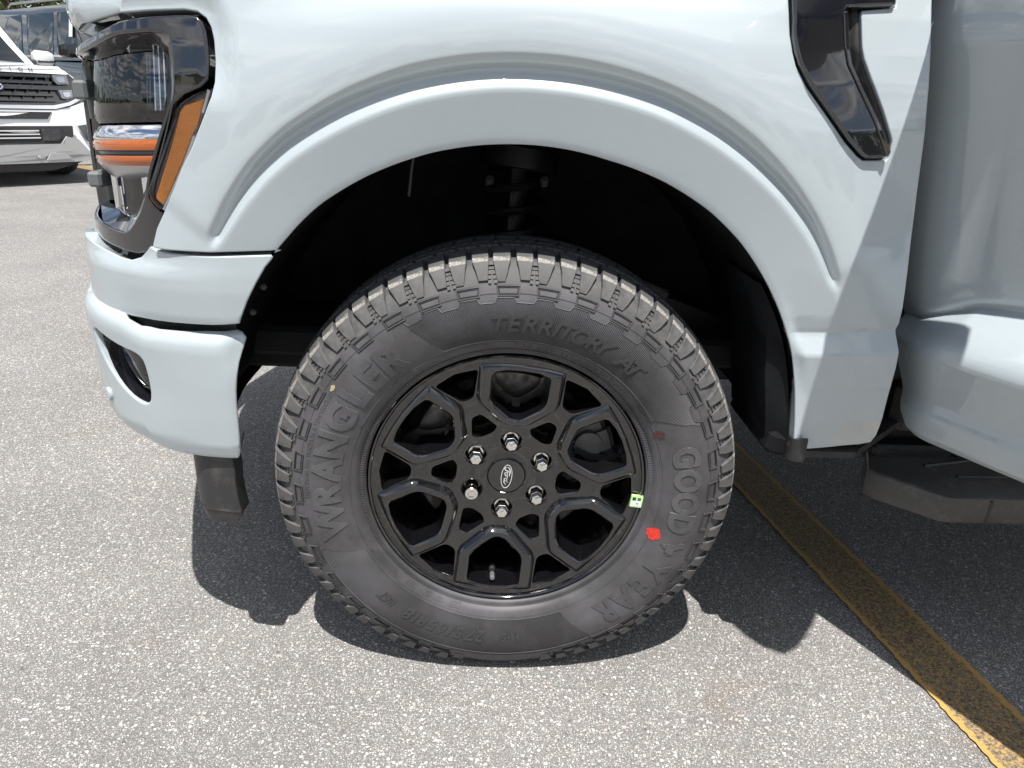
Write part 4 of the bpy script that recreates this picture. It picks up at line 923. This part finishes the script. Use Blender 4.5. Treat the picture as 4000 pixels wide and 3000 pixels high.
# factory paint marks
def blob(name, a, r, ra, rr, m, h=.0012, jag=.12, seed=1):
    rn = random.Random(seed); b = MB(); L = []
    for k in range(22): t = 2*pi*k/22; f = 1+rn.uniform(-jag,jag); L.append((ra*cos(t)*f, rr*sin(t)*f))
    ring0 = [W(RAD(a)+x/r, r+y, ysw(r+y)-h) for x, y in L]; mid_ = [W(RAD(a)+x*.5/r, r+y*.5, ysw(r+y*.5)-h) for x, y in L]
    b.loft([ring0, mid_], True, False, True); b.build(name, m, wheel, 60)
blob('red_paint_mark', -16.6, .2735, .0125, .0115, 'red_paint'); blob('faded_red_mark', 24.7, .274, .0075, .0085, 'faded_red', jag=.25, seed=4)
blob('cream_smear', 147.0, .3405, .0055, .0035, 'cream', jag=.4, seed=6)

# ---- alloy rim
YF = np.array([(.0,.036),(.035,.036),(.075,.034),(.10,.029),(.14,.019),(.18,.011),(.215,.006),(.238,.0035),(.30,.003)])
def yface(r): return np.interp(r, YF[:,0], YF[:,1])
def uv_loop(P, k, dy=0.0, yabs=None, hfun=None):
    a = PH-pi/2+k; out = []
    for u, v in P:
        x = u*cos(a)-v*sin(a); z = u*sin(a)+v*cos(a); r = math.hypot(x, z)
        y = yabs if yabs is not None else yface(r)+dy*(hfun(r) if hfun else 1); out.append((x, y, z))
    return out
FO = [(-72,216),(-71,146),(-21,100),(21,100),(71,146),(72,216),(36,221),(0,223),(-36,221)]
FI = [(-51,207),(-50,149),(-9,116),(9,116),(50,149),(51,207),(26,214),(0,216),(-26,214)]
FO_ = [(u/1000, v/1000) for u, v in FO]; FI_ = [(u/1000, v/1000) for u, v in FI]
rad_o = [.006,.012,.016,.016,.012,.006,.001,.001,.001]; rad_i = [.008,.016,.012,.012,.016,.008,.001,.001,.001]
LO = rounded(FO_, rad_o, 6); LI = rounded(FI_, rad_i, 6)
cO = np.array([0,.165]); cI = np.array([0,.168])
def grow(L, d): return inset(L, -d) if area(L) > 0 else inset(L[::-1], -d)[::-1]
OPEN = rounded([(u/1000, v/1000) for u, v in [(-43,205),(-42,158),(-9,130),(9,130),(42,158),(43,205),(22,211),(0,213),(-22,211)]], rad_i, 6)
SO = rounded([(u/1000, v/1000) for u, v in [(-38,214),(0,221),(38,214),(10,169),(-10,169)]], [.006,.002,.006,.008,.008], 6)
SI = rounded([(u/1000, v/1000) for u, v in [(-23,98),(-12,90),(12,90),(23,98),(8,132),(-8,132)]], [.005,.006,.006,.005,.006,.006], 5)
hf = lambda r: float(np.interp(r, [.09,.11,.19,.215,.24], [.8,1,1,.55,.35]))
b = MB()
for k in range(6):
    kk = k*pi/3
    # raised hexagonal rib round each big window, its inner bevel and the wall behind
    b.loft([uv_loop(grow(LO,.002),kk,.002), uv_loop(LO,kk,-.0005,None,hf), uv_loop(grow(LO,-.0012),kk,-.0030,None,hf), uv_loop(grow(LO,-.0076),kk,-.0112,None,hf), uv_loop(grow(LO,-.0092),kk,-.0120,None,hf),
            uv_loop(grow(LI,.0024),kk,-.0120,None,hf), uv_loop(grow(LI,.0012),kk,-.0114,None,hf), uv_loop(grow(LI,-.0022),kk,-.0080,None,hf), uv_loop(LI*.35+OPEN*.65,kk,.018), uv_loop(OPEN,kk,.026), uv_loop(grow(OPEN,-.001),kk,0,.085)], True)
    k3 = kk+pi/6
    for L in (SO, SI):
        b.loft([uv_loop(grow(L,.0030),k3,.0), uv_loop(grow(L,.0012),k3,.0006), uv_loop(L,k3,.003), uv_loop(grow(L,-.0025),k3,.022), uv_loop(grow(L,-.003),k3,.040)], True)
# web plate
circ = lambda r, n, c=(0,0): np.array([(c[0]+r*cos(2*pi*i/n), c[1]+r*sin(2*pi*i/n)) for i in range(n)])
def rot(L, a): return np.stack([L[:,0]*cos(a)-L[:,1]*sin(a), L[:,0]*sin(a)+L[:,1]*cos(a)], 1)
holes = []
for k in range(6):
    a = PH-pi/2+k*pi/3; holes.append(ccw(rot(inset(ccw(LO), .004), a))); holes.append(ccw(rot(grow(ccw(SO),.0030), a+pi/6))); holes.append(ccw(rot(grow(ccw(SI),.0030), a+pi/6)))
    holes.append(circ(.0205, 26, (.0675*cos(PH+k*pi/3), .0675*sin(PH+k*pi/3))))
outer = circ(.2335, 150); holes.append(circ(.036, 60))
gx, gz = np.meshgrid(np.arange(-.23,.231,.007), np.arange(-.23,.231,.007)); g = np.stack([gx.ravel(), gz.ravel()],1); g = g[np.hypot(g[:,0],g[:,1]) < .228]
kp = np.ones(len(g), bool); dd = np.full(len(g), 9.0)
for h in holes: kp &= ~inside(h, g); dd = np.minimum(dd, dist_to(h, g))
g = g[kp & (dd > .003)]
P_, T_, _, _ = tri(outer, holes, g)
b.add([(x, float(yface(math.hypot(x, z))), z) for x, z in P_], [tuple(t) for t in T_])
def rev(prof, n=160): return [[W(2*pi*i/n, r, y) for r, y in prof] for i in range(n+1)]
b.loft(rev([(.2325,.0030),(.2345,.0022),(.2360,-.0012),(.2375,-.0024),(.2392,-.0020),(.2404,.0005),(.2408,.006),(.2395,.016),(.232,.022)]), False)   # outer lip
b.loft(rev([(.232,.012),(.222,.02),(.216,.05),(.212,.09),(.214,.17),(.230,.205)]), False)                                          # barrel
for k in range(6):
    c = (.0675*cos(PH+k*pi/3), .0675*sin(PH+k*pi/3))
    def cl(r, y): return [(c[0]+r*cos(2*pi*i/26), y, c[1]+r*sin(2*pi*i/26)) for i in range(26)]
    b.loft([cl(.0205, yface(.0675)), cl(.0195, yface(.0675)+.0006), cl(.0182,yface(.0675)+.004), cl(.0165,.060), cl(.002,.062)], True)
b.loft(rev([(.0362,.0361),(.0356,.0345),(.0345,.0340),(.0338,.0352),(.0335,.040)], 60), False)
rim = b.build('alloy_rim', 'rim', wheel, 32)
# centre cap and its emblem
b = MB(); b.loft(rev([(.0333,.040),(.0333,.0345),(.0322,.0330),(.028,.0322),(.012,.0316),(.0001,.0315)], 60), False); cap = b.build('centre_cap', 'rim', wheel, 40)
ca = RAD(84.5)+pi  # lettering runs down the cap
def capmap(x, y, h): 
    X = x*cos(ca-0)-y*sin(ca-0); Z_ = x*sin(ca-0)+y*cos(ca-0); return (X+.0002, .0312-h, Z_)
b = MB()
def oval(a, c, h): return [capmap(a*cos(t), c*sin(t), h) for t in np.linspace(0, 2*pi, 48, endpoint=False)]
b.loft([oval(.0235,.0098,.0003), oval(.0235,.0098,.0008), oval(.0226,.0089,.0008), oval(.0226,.0089,.0003)], True)
def ribbon(pts, w):
    Pn = catmull(np.array(pts)/1000, 5) if len(pts) > 2 else np.array(pts)/1000
    d = np.gradient(Pn, axis=0); d /= np.linalg.norm(d,axis=1)[:,None]+1e-9; n = np.stack([-d[:,1], d[:,0]],1); L = np.linspace(0,1,len(Pn)); ww = w/1000*(.55+.45*np.sin(L*pi))
    b.loft([[capmap(*(q+nn*s_*wi), .0008) for q, nn, wi in zip(Pn, n, ww)] for s_ in (-.5,.5)], False)
ribbon([(-19,-1),(-17.5,2.2),(-14.5,4.2),(-10,5.2),(-4,4.7),(-1,5.4)], 1.6)          # F cross-bar with its swash
ribbon([(-9,5),(-10.5,1.5),(-12,-2.5),(-14.5,-5),(-17.5,-4.2),(-17,-2)], 1.6); ribbon([(-13.5,.6),(-10,1.2),(-6.5,1.0)], 1.3)
ribbon([(-4.8,1.6),(-7.2,.4),(-8,-2.2),(-6.2,-3.8),(-3.8,-2.8),(-3,-.2),(-4.8,1.6)], 1.3)
ribbon([(-3.2,.6),(-.8,1.6),(-.6,-.4),(-1.6,-3.4)], 1.4); ribbon([(-1,-.4),(1.2,1.8),(3,1.5)], 1.3)
ribbon([(9,1.3),(6,1.6),(4,-.6),(4.2,-3),(6.4,-3.6),(8.4,-1.6),(10.6,3),(12.4,5.8)], 1.3); ribbon([(12.4,5.8),(10.2,1.4),(9,-2.6),(10.2,-3.8),(13,-2.2),(16,.2)], 1.3)
b.build('oval_script_emblem', 'white_print', wheel, 0)
# lug nuts
def hexl(r, y, n=6, ro=0): return [(r*cos(2*pi*i/n+ro), y, r*sin(2*pi*i/n+ro)) for i in range(n)]
def rep(L, m): # refine a hexagon so that it can meet a round loop
    out = []
    for i in range(len(L)):
        a, c = L[i], L[(i+1) % len(L)]
        for k in range(m): out.append(tuple(a[j]+(c[j]-a[j])*k/m for j in range(3)))
    return out
def nut():
    b = MB(); c = lambda r, y: hexl(r, y, 24)
    b.loft([c(.0105,.062), c(.0135,.056), c(.0145,.050), c(.0145,.047), c(.0132,.0455), rep(hexl(.0121,.0450),4), rep(hexl(.0121,.0290),4), rep(hexl(.0116,.0270),4), rep(hexl(.0110,.0265),4), rep(hexl(.0104,.0190),4), rep(hexl(.0096,.0170),4), c(.004,.0150), c(.0005,.0143)], True)
    return b
n0 = nut().build('lug_nut', 'lug', wheel, 28); used = False
def locknut():
    b = MB(); c = lambda r, y: hexl(r, y, 28); fl_ = lambda r, y: [((r*(1+.10*cos(6*2*pi*i/28)))*cos(2*pi*i/28), y, (r*(1+.10*cos(6*2*pi*i/28)))*sin(2*pi*i/28)) for i in range(28)]
    b.loft([c(.0100,.062), c(.0118,.052), c(.0118,.030), c(.0112,.0285), c(.0112,.026), c(.0118,.0245), c(.0118,.0165), c(.0110,.0155), c(.0088,.0155), fl_(.0076,.0160), fl_(.0070,.0185), fl_(.0055,.0185), fl_(.0050,.0158), c(.0005,.0156)], True)
    return b
for k in range(6):
    a = PH+k*pi/3; pos_ = (.0675*cos(a), 0, .0675*sin(a))
    if k == 2: o = locknut().build('locking_lug_nut', 'lug', wheel, 30); o.location = pos_; continue
    o = n0 if not used else n0.copy()
    if used: COL.objects.link(o); o.parent = wheel
    used = True; o.location = pos_; o.rotation_euler = (0, random.uniform(0, 1), 0)
# valve, sticker, brake
b = MB(); va = RAD(-95.4); vb = Vector(W(va,.2060,.052)); vt = Vector(W(va,.2010,.006)); b.tube([vb, vb.lerp(vt,.3), vb.lerp(vt,.32), vb.lerp(vt,.62)], [.0068,.0056,.0042,.0042], 12); b.build('valve_stem', 'satin_black', wheel)
b = MB(); b.tube([vb.lerp(vt,.60), vb.lerp(vt,.62), vb.lerp(vt,.98), vt], [.0036,.0046,.0046,.0034], 12); b.build('valve_cap', 'tab', wheel)
b = MB()
sq = rounded([(-.0105,-.0115),(.0105,-.0115),(.0105,.0115),(-.0105,.0115)], .002, 4)
def stk(L, h): return [(lambda X, Z_: (X, .0012-h-.10*0, Z_))(.2310*cos(RAD(-6.2))+x*cos(RAD(6))+y*sin(RAD(6)), .2310*sin(RAD(-6.2))-x*sin(RAD(6))+y*cos(RAD(6))) for x, y in L]
b.loft([stk(sq,.0), stk(sq,.0046)], True, False, True); b.build('wheel_sticker', 'sticker', wheel, 0)
b = MB()
for x, y, w_, h_ in ((-.005,.005,.006,.006),(.004,.0065,.006,.0018),(.004,.0035,.006,.0018),(.002,-.004,.004,.0016)): b.loft([stk([(x-w_/2,y-h_/2),(x+w_/2,y-h_/2),(x+w_/2,y+h_/2),(x-w_/2,y+h_/2)], q) for q in (.0046,.0052)], True, False, True)
b.build('sticker_print', 'ink', wheel, 0)
b = MB(); b.loft([stk([(-.0085,-.0095),(.0085,-.0095),(.0085,.0010),(-.0085,.0010)], q) for q in (.0046,.0050)], True, False, True); b.build('sticker_paper', 'white_print', wheel, 0)
b = MB(); b.loft(rev([(.085,.125),(.085,.105),(.095,.100),(.172,.100),(.175,.104),(.175,.128),(.090,.130)], 90), False); b.loft(rev([(.085,.128),(.083,.075),(.070,.070),(.001,.070)], 60), False); b.build('brake_disc', 'steel', wheel, 35)
b = MB()
for a0, a1, r0, r1, y0, y1 in ((-24,36,.118,.196,.078,.150),(-12,24,.108,.202,.070,.082)):
    n = 8; b.loft([[W(RAD(a0+(a1-a0)*i/n), r, y) for r, y in ((r0,y0+.008),(r0+.008,y0),(r1-.008,y0),(r1,y0+.008),(r1,y1),(r0,y1))] for i in range(n+1)], True, True, True)
for a in (-4, 18): b.tube([W(RAD(a),.155,.085), W(RAD(a),.155,.066)], [.027,.025], 20)
b.build('brake_caliper', 'cast', wheel, 35)
b = MB(); b.loft(rev([(.19,.155),(.06,.155)], 60), False); b.loft(rev([(.225,.19),(.19,.205),(.02,.205)], 60), False); b.build('splash_shield', 'under', wheel)
# the other wheels, plain enough for how little of them can be seen
def plain_wheel(x, y, sgn):
    w_ = empty('wheel', (x, y, .395), parent=truck); 
    for src in (tyre, rim): c = src.copy(); COL.objects.link(c); c.parent = w_; c.scale = (1, sgn, 1)
plain_wheel(0, 2*YC, -1); plain_wheel(3.69, 0, 1); plain_wheel(3.69, 2*YC, -1)

# ------------------------------------------------------------------ parked cars in the next row
MAT['suv_white'] = pmat('white_car_paint', (.86,.87,.87), .4, 0, 1.0, noise=(700,.01))
MAT['suv_black'] = pmat('black_car_paint', (.008,.009,.011), .15, 0, 1.0)
MAT['suv_silver'] = pmat('silver_plastic', (.52,.52,.515), .45, .1)
MAT['lamp_glass'] = pmat('lamp_glass', (.30,.31,.33), .08, .6, 1.0, noise=(60,.4))
MAT['seat'] = pmat('cabin_dark', (.02,.02,.02), .8)
def suv(name, label, paint, loc, yaw, hood_word, door_word, group=None, sc_=1.0):
    root = empty(name, loc, yaw); root.scale = (sc_,)*3; tag(root, label, 'car', group)
    def xf(y): return .97-.05*abs(y)**1.5-.16*max(0, abs(y)-.62)**1.3*2.2
    def FP(y, z, o=0): return (xf(y)+o-.24*max(0, z-.45)+.10-.10*max(0, .45-z), y, z)
    def plate(part, poly, o0, o1, m, smooth=30, parent=None):
        poly = resample(poly, .05); b = MB(); b.loft([[FP(y,z,o) for y, z in poly] for o in (o0, o1)], True, False, True); return b.build(part, m, parent or root, smooth)
    # lower body: cross-sections from tail to nose
    b = MB(); secs = []
    def sec(x, w, zt, zb, crown):
        P = [(0,zt+crown),(w*.55,zt+crown*.8),(w*.86,zt+.01),(w*.95,zt-.05),(w*.99,zt-.20),(w*1.0,zt-.40),(w*.985,.62),(w*.97,.45),(w*.92,zb),(0,zb)]
        return [(x, y, z) for y, z in P]+[(x, -y, z) for y, z in P[-2:0:-1]]
    for x, w, zt, zb, cr_ in ((-4.12,.88,1.10,.50,.02),(-4.05,.97,1.18,.40,.02),(-3.6,1.0,1.24,.34,.02),(-2.0,1.01,1.24,.32,.02),(-.6,1.01,1.22,.32,.03),(-.2,1.01,1.205,.32,.05),(.3,1.0,1.185,.32,.055),(.62,.985,1.165,.34,.045),(.74,.95,1.15,.36,.03),(.80,.88,1.12,.40,.02)): secs.append(sec(x, w, zt, zb, cr_))
    b.loft(secs, True, True, True); b.build('body', paint, root, 40)
    # wheel-well shade: flat dark half-discs set over the body side
    for x in (0, -3.1):
        for s in (-1, 1):
            w_ = empty('wheel', (x, s*.86, .40), parent=root)
            t_ = MB(); t_.loft([[(r*cos(a), s*y, r*sin(a)) for y, r in ((-.14,.24),(-.14,.36),(-.125,.385),(-.09,.398),(-.06,.399),(-.057,.391),(-.045,.391),(-.042,.40),(-.01,.40),(-.007,.392),(.005,.392),(.008,.40),(.04,.40),(.043,.391),(.055,.391),(.058,.399),(.09,.398),(.13,.38),(.14,.33),(.125,.26))] for a in np.linspace(0, 2*pi, 49)], False); t_.build('tyre', 'tread', w_, 40)
            t_ = MB(); t_.loft([[(r*cos(a), s*y, r*sin(a)) for r, y in ((.262,.13),(.25,.10),(.10,.08),(.001,.09))] for a in np.linspace(0, 2*pi, 41)], False); t_.build('rim', 'satin_chrome', w_, 40)
            t_ = MB(); t_.loft([[(x+.47*cos(a), s*yy, .40+.47*sin(a)) for a in np.linspace(-.12, pi+.12, 22)] for yy in (1.013, .93)], False, ); t_.build('wheel_arch', 'satin_black', root, 30)
            t_ = MB(); t_.add([(x+.462*cos(a), s*1.0155, .40+.462*sin(a)) for a in np.linspace(-.05, pi+.05, 24)], [tuple(range(24))]); t_.build('arch_shade_disc', 'under', root, 0)
    # greenhouse
    b = MB()
    def cab(x0, x1, w, z): return [(x0,w*.86,z),(x0,0,z),(x0,-w*.86,z),(x0-.12,-w,z),((x0+x1)/2,-w,z),(x1,-w,z),(x1,0,z),(x1,w,z),((x0+x1)/2,w,z),(x0-.12,w,z)]
    b.loft([cab(-.25,-4.02,.955,1.20), cab(-.62,-4.00,.92,1.42), cab(-1.05,-3.93,.845,1.78), cab(-1.25,-3.85,.79,1.88), cab(-1.6,-3.7,.55,1.935)], True, False, True); b.build('greenhouse', paint, root, 40)
    def side(s, P, off):
        out = []
        for x, z in P:
            w = np.interp(z, [1.20,1.42,1.78,1.88], [.955,.92,.845,.79]); out.append((x, s*(w+off), z))
        return out
    for s in (-1, 1):
        for nm, P in (('front_window', [(-.62,1.275),(-1.52,1.275),(-1.56,1.79),(-1.16,1.79)]), ('rear_window', [(-1.66,1.275),(-2.52,1.275),(-2.62,1.79),(-1.70,1.79)]), ('quarter_window', [(-2.72,1.275),(-3.78,1.30),(-3.72,1.77),(-2.82,1.79)])):
            P = resample(P, .12); b = MB(); b.loft([side(s, P, -.01), side(s, P, .006)], True, False, True); b.build(nm, 'glass', root, 0)
        b = MB(); b.tube(side(s, [(-.50,1.245),(-1.6,1.250),(-2.6,1.252),(-3.85,1.27)], .012), .012, 6); b.build('window_trim', 'chrome' if door_word else 'satin_black', root)
        b = MB(); b.tube([(-1.35,s*.70,1.925),(-1.5,s*.71,1.965),(-3.5,s*.71,1.965),(-3.65,s*.70,1.92)], .022, 8); b.build('roof_rail', 'satin_chrome', root)
        mr = MB(); mr.loft([[(-.62+dx*k, s*(1.03+.11*k2), 1.30+dz*k) for dx, dz in ((.05,-.075),(.07,.0),(.05,.085),(-.06,.095),(-.08,0),(-.06,-.08))] for k, k2 in ((.55,0),(1,.5),(1,1.5),(.7,2.0))], True, True, True)
        m_ = mr.build('side_mirror', paint, root, 45); mr = MB(); mr.tube([(-.60,s*.95,1.25),(-.60,s*1.05,1.26)], .03, 8); mr.tube([(-.565,s*1.06,1.265),(-.565,s*1.24,1.268)], .014, 6); mr.build('mirror_foot', 'gloss_black', m_)
        # door seams and handles
        b = MB()
        for x in (-.55,-1.62,-2.60): b.tube([(x, s*.962, 1.20), (x-.01, s*1.003, .98), (x, s*1.012, .80), (x+.02, s*.99, .50)], .006, 5)
        b.build('door_seams', 'under', root)
        for x in (-1.42,-2.42): b = MB(); b.tube([(x-.11,s*1.015,1.06),(x-.09,s*1.03,1.065),(x+.09,s*1.03,1.065),(x+.11,s*1.015,1.06)], .014, 6); b.build('door_handle', 'chrome' if door_word else paint, root)
    b = MB(); b.loft([[(-.235,y*.86,1.225) for y in np.linspace(-.93,.93,9)], [(-.62,y*.86,1.44) for y in np.linspace(-.90,.90,9)], [(-1.06,y*.86,1.80) for y in np.linspace(-.80,.80,9)]], False); o = b.build('windshield', 'glass', root, 60); o.location.x = .012
    # nose
    plate('grille_surround', [(-.82,1.13),(.82,1.13),(.90,1.06),(.92,.90),(.86,.83),(.55,.80),(-.55,.80),(-.86,.83),(-.92,.90),(-.90,1.06)], -.24, .0, 'gloss_black')
    for k, z in enumerate((1.10,1.035,.985,.915,.86)):
        plate('grille_bar', [(-.60,z-.012),(.60,z-.012),(.60,z+.012),(-.60,z+.012)] if k != 2 else [(-.80,z-.02),(.80,z-.02),(.80,z+.02),(-.80,z+.02)], -.01, .018, 'gloss_black')
    for r_, z in enumerate((1.07,1.01,.95,.888)):
        for k in range(-5, 6):
            y0 = k*.115+(.0575 if r_ % 2 else 0)
            if abs(y0) < .60: plate('grille_mesh_bar', [(y0-.028,z-.028),(y0-.016,z-.028),(y0+.028,z+.028),(y0+.016,z+.028)], -.005, .012, 'satin_black', 0)
    plate('hood_edge', [(-.80,1.125),(.80,1.125),(.72,1.20),(-.72,1.20)], -.14, .012, paint)
    for s in (-1, 1):
        for nm, P in (('upper_headlight', [(s*.62,1.115),(s*.78,1.115),(s*.785,1.03),(s*.66,1.02),(s*.625,1.055)]), ('lower_headlight', [(s*.645,.965),(s*.80,.97),(s*.79,.90),(s*.72,.875),(s*.665,.885)])):
            c0 = np.mean(np.array(P), 0); plate(nm, P, -.02, .030, 'lamp_glass'); Q = [tuple(c0+(np.array(q)-c0)*.55) for q in P]; plate('lamp_cup', Q, .0, .040, 'reflector')
    plate('chrome_strip', [(-.56,.775),(.56,.775),(.74,.815),(.90,.885),(.93,.95),(.905,.95),(.87,.90),(.72,.845),(.55,.812),(-.55,.812),(-.72,.845),(-.87,.90),(-.905,.95),(-.93,.95),(-.90,.885),(-.74,.815)], -.1, .030, 'chrome', 25)
    plate('bumper_cover', [(-.98,.84),(-.90,.845),(-.70,.79),(-.55,.765),(.55,.765),(.70,.79),(.90,.845),(.98,.84),(1.0,.60),(.99,.36),(.90,.30),(-.90,.30),(-.99,.36),(-1.0,.60)], -.35, .022, paint)
    plate('upper_slot', [(-.52,.745),(.52,.745),(.46,.675),(-.46,.675)], .0, .025, 'satin_black')
    plate('lower_intake', [(-.70,.605),(.70,.605),(.68,.50),(.56,.43),(-.56,.43),(-.68,.50)], .0, .026, 'satin_black')
    for z in (.56,.525,.49): plate('intake_slat', [(-.34,z-.006),(.34,z-.006),(.34,z+.006),(-.34,z+.006)], .02, .034, 'suv_silver')
    for s in (-1, 1): plate('sensor_box', [(s*.36,.575),(s*.55,.575),(s*.55,.50),(s*.50,.46),(s*.36,.46)], .02, .033, 'valance')
    plate('skid_plate', [(-.90,.27),(-.72,.47),(-.60,.50),(-.53,.425),(.53,.425),(.60,.50),(.72,.47),(.90,.27),(.80,.235),(-.80,.235)], .0, .042, 'suv_silver')
    plate('tow_cover', [(.36,.26),(.40,.325),(.55,.335),(.63,.27)], .03, .046, 'suv_silver')
    for s in (-1, 1):
        plate('bumper_vent', [(s*.765,.605),(s*.925,.625),(s*.93,.455),(s*.845,.44),(s*.79,.53)], .0, .026, 'gloss_black'); plate('vent_fin', [(s*.865,.60),(s*.88,.60),(s*.885,.46),(s*.872,.46)], .02, .034, 'valance')
        q = FP(s*.935, .36, .01); b = MB(); b.tube([q, (q[0]+.018, q[1], q[2])], .016, 12); b.build('parking_sensor', paint, root)
    q = FP(.29, .30, .03); b = MB(); b.tube([q, (q[0]+.022, q[1], q[2])], .015, 12); b.build('parking_sensor', 'suv_silver', root)
    plate('lower_valance', [(-.97,.34),(.97,.34),(.94,.29),(.72,.22),(.42,.15),(-.42,.15),(-.72,.22),(-.94,.29)], -.30, .010, 'valance')
    b = MB()
    def ov(a, c, o): return [FP(a*cos(t), .985+c*sin(t), o) for t in np.linspace(0, 2*pi, 32, endpoint=False)]
    b.loft([ov(.115,.048,.02), ov(.115,.048,.042), ov(.100,.036,.044), ov(.100,.036,.036)], True); b.build('badge_rim', 'chrome', root, 40)
    b = MB(); b.loft([ov(.100,.036,.03), ov(.100,.036,.037)], True, False, True); b.build('badge', pmat('badge_blue', (.01,.03,.12), .2, 0, 1.0), root, 0)
    # raised words
    n = len(hood_word)
    for i, ch in enumerate(hood_word):
        yc = (i-(n-1)/2)*.095
        def mp(x, y, h, yc=yc): q = FP(yc+x, 1.140+y, .012+h); return (q[0]-y*.25, q[1], q[2])
        g = letter_geo(ch, .055, .048, mp, .004, .0, 0); g.build('hood_letter', 'satin_black', root, 0)
    for s in (-1, 1):
        for i, ch in enumerate(door_word):
            xc = -.62-i*.062 if s < 0 else -.98+i*.062
            def mp2(x, y, h, xc=xc, s=s): return (xc+x*(-s)*-1 if False else xc+(-x if s < 0 else x)*1.0, s*(1.016+h), .70+y)
            g = letter_geo(ch, .060 if s < 0 else .060, .050, mp2, .004, .0, 0); g.build('door_letter', 'chrome', root, 0)
    return root
white_suv = suv('sport_utility_vehicle', 'white SUV with dark grille and spaced hood letters, parked facing the pickup', 'suv_white', (-5.50,7.02,0), RAD(-40), 'EXPEDITION', '', 'cars in the far parking row', .94)
black_suv = suv('sport_utility_vehicle', 'black SUV with chrome window trim and roof rails, parked behind the white SUV', 'suv_black', (-4.20,9.70,0), RAD(-41), 'EXPEDITION', 'PLATINUM', 'cars in the far parking row', 1.04)
o = MB(); o.loft([[(-1.0,-.931,1.48),(-1.10,-.931,1.48),(-1.12,-.880,1.72),(-1.02,-.880,1.72)], [(-1.0,-.936,1.48),(-1.10,-.936,1.48),(-1.12,-.885,1.72),(-1.02,-.885,1.72)]], True, False, True); o.build('window_sticker', 'white_print', black_suv, 0)

# ------------------------------------------------------------------ trees
def leaf_mat(name, c0, c1):
    m, t, b = newmat(name); co = t.nodes.new('ShaderNodeTexCoord'); n = t.nodes.new('ShaderNodeTexNoise'); n.inputs['Scale'].default_value = 1.3; n.inputs['Detail'].default_value = 8
    t.links.new(co.outputs['Object'], n.inputs['Vector']); r = t.nodes.new('ShaderNodeValToRGB'); r.color_ramp.elements[0].position = .35; r.color_ramp.elements[1].position = .65
    r.color_ramp.elements[0].color = (*c0, 1); r.color_ramp.elements[1].color = (*c1, 1); t.links.new(n.outputs[0], r.inputs[0]); t.links.new(r.outputs[0], b.inputs['Base Color']); b.inputs['Roughness'].default_value = .55
    return m
MAT['leaf'] = leaf_mat('tree_leaves', (.045,.075,.015), (.14,.19,.035)); MAT['leaf_dark'] = leaf_mat('wood_leaves', (.025,.05,.015), (.075,.11,.03))
MAT['bark'] = pmat('bark', (.09,.07,.05), .9, noise=(6,.4), bump=(14,.8,.02))
def leaves(n, centre, rad, size, clumps):
    C_ = rng.normal(size=(clumps,3)); C_ /= np.linalg.norm(C_,axis=1)[:,None]; C_ = C_*rng.uniform(.35,1,(clumps,1))*np.array(rad)+np.array(centre)
    w = rng.integers(0, clumps, n); R0 = np.mean(rad)*.34; d = rng.normal(size=(n,3)); d /= np.linalg.norm(d,axis=1)[:,None]
    P = C_[w]+d*R0*rng.uniform(.4,1.05,(n,1)); a = rng.normal(size=(n,3)); a /= np.linalg.norm(a,axis=1)[:,None]; bb = np.cross(a, rng.normal(size=(n,3))); bb /= np.linalg.norm(bb,axis=1)[:,None]
    s = size*rng.uniform(.6,1.3,(n,1)); V = np.stack([P-a*s, P+bb*s*.45, P+a*s, P-bb*s*.45],1).reshape(-1,3); return V, [(4*i,4*i+1,4*i+2,4*i+3) for i in range(n)]
def tree(x, y, h, label, n=3600):
    root = empty('tree', (x, y, 0)); tag(root, label, 'tree', 'trees beyond the parked cars'); b = MB()
    b.tube([(0,0,0),(.05,.02,h*.25),(-.05,.05,h*.5),(.02,0,h*.8)], [.20,.16,.11,.04], 10)
    for k in range(6): a = random.uniform(0, 2*pi); z0 = h*random.uniform(.25,.5); b.tube([(0,0,z0),(cos(a)*h*.12,sin(a)*h*.12,z0+h*.12),(cos(a)*h*.22,sin(a)*h*.22,z0+h*.28)], [.09,.06,.02], 7)
    b.build('trunk', 'bark', root, 50); V, Fc = leaves(n, (0,0,h*.60), (h*.34,h*.34,h*.38), .16, 34); mesh('crown', V, Fc, 'leaf', root, 0); return root
for x, y, h, lb in ((-18.6,21.5,7.5,'leafy green tree beyond the cars, behind the roof rail of the black SUV'),(-15.2,24.5,8.5,'tall leafy tree above the roof of the black SUV'),(-12.6,26.0,7.0,'leafy green tree above the windshield of the black SUV')): tree(x, y, h, lb)
# the wood along the other side of the lot, which the paint and glass reflect
V = []; Fc = []
for k in range(26):
    x = -62+124*k/25+random.uniform(-1,1); h = random.uniform(6,9.5); v, f = leaves(650, (x, -44+random.uniform(-3,3), h*.52), (3.2,2.6,h*.50), .5, 16); n0_ = len(V); V += list(v); Fc += [tuple(i+n0_ for i in q) for q in f]
for k in range(14):
    y = -30+90*k/13; h = random.uniform(5,8); v, f = leaves(420, (-72+random.uniform(-4,4), y, h*.5), (3.2,3.4,h*.5), .5, 14); n0_ = len(V); V += list(v); Fc += [tuple(i+n0_ for i in q) for q in f]
tag(mesh('woodland', V, Fc, 'leaf_dark', None, 0), kind='stuff')
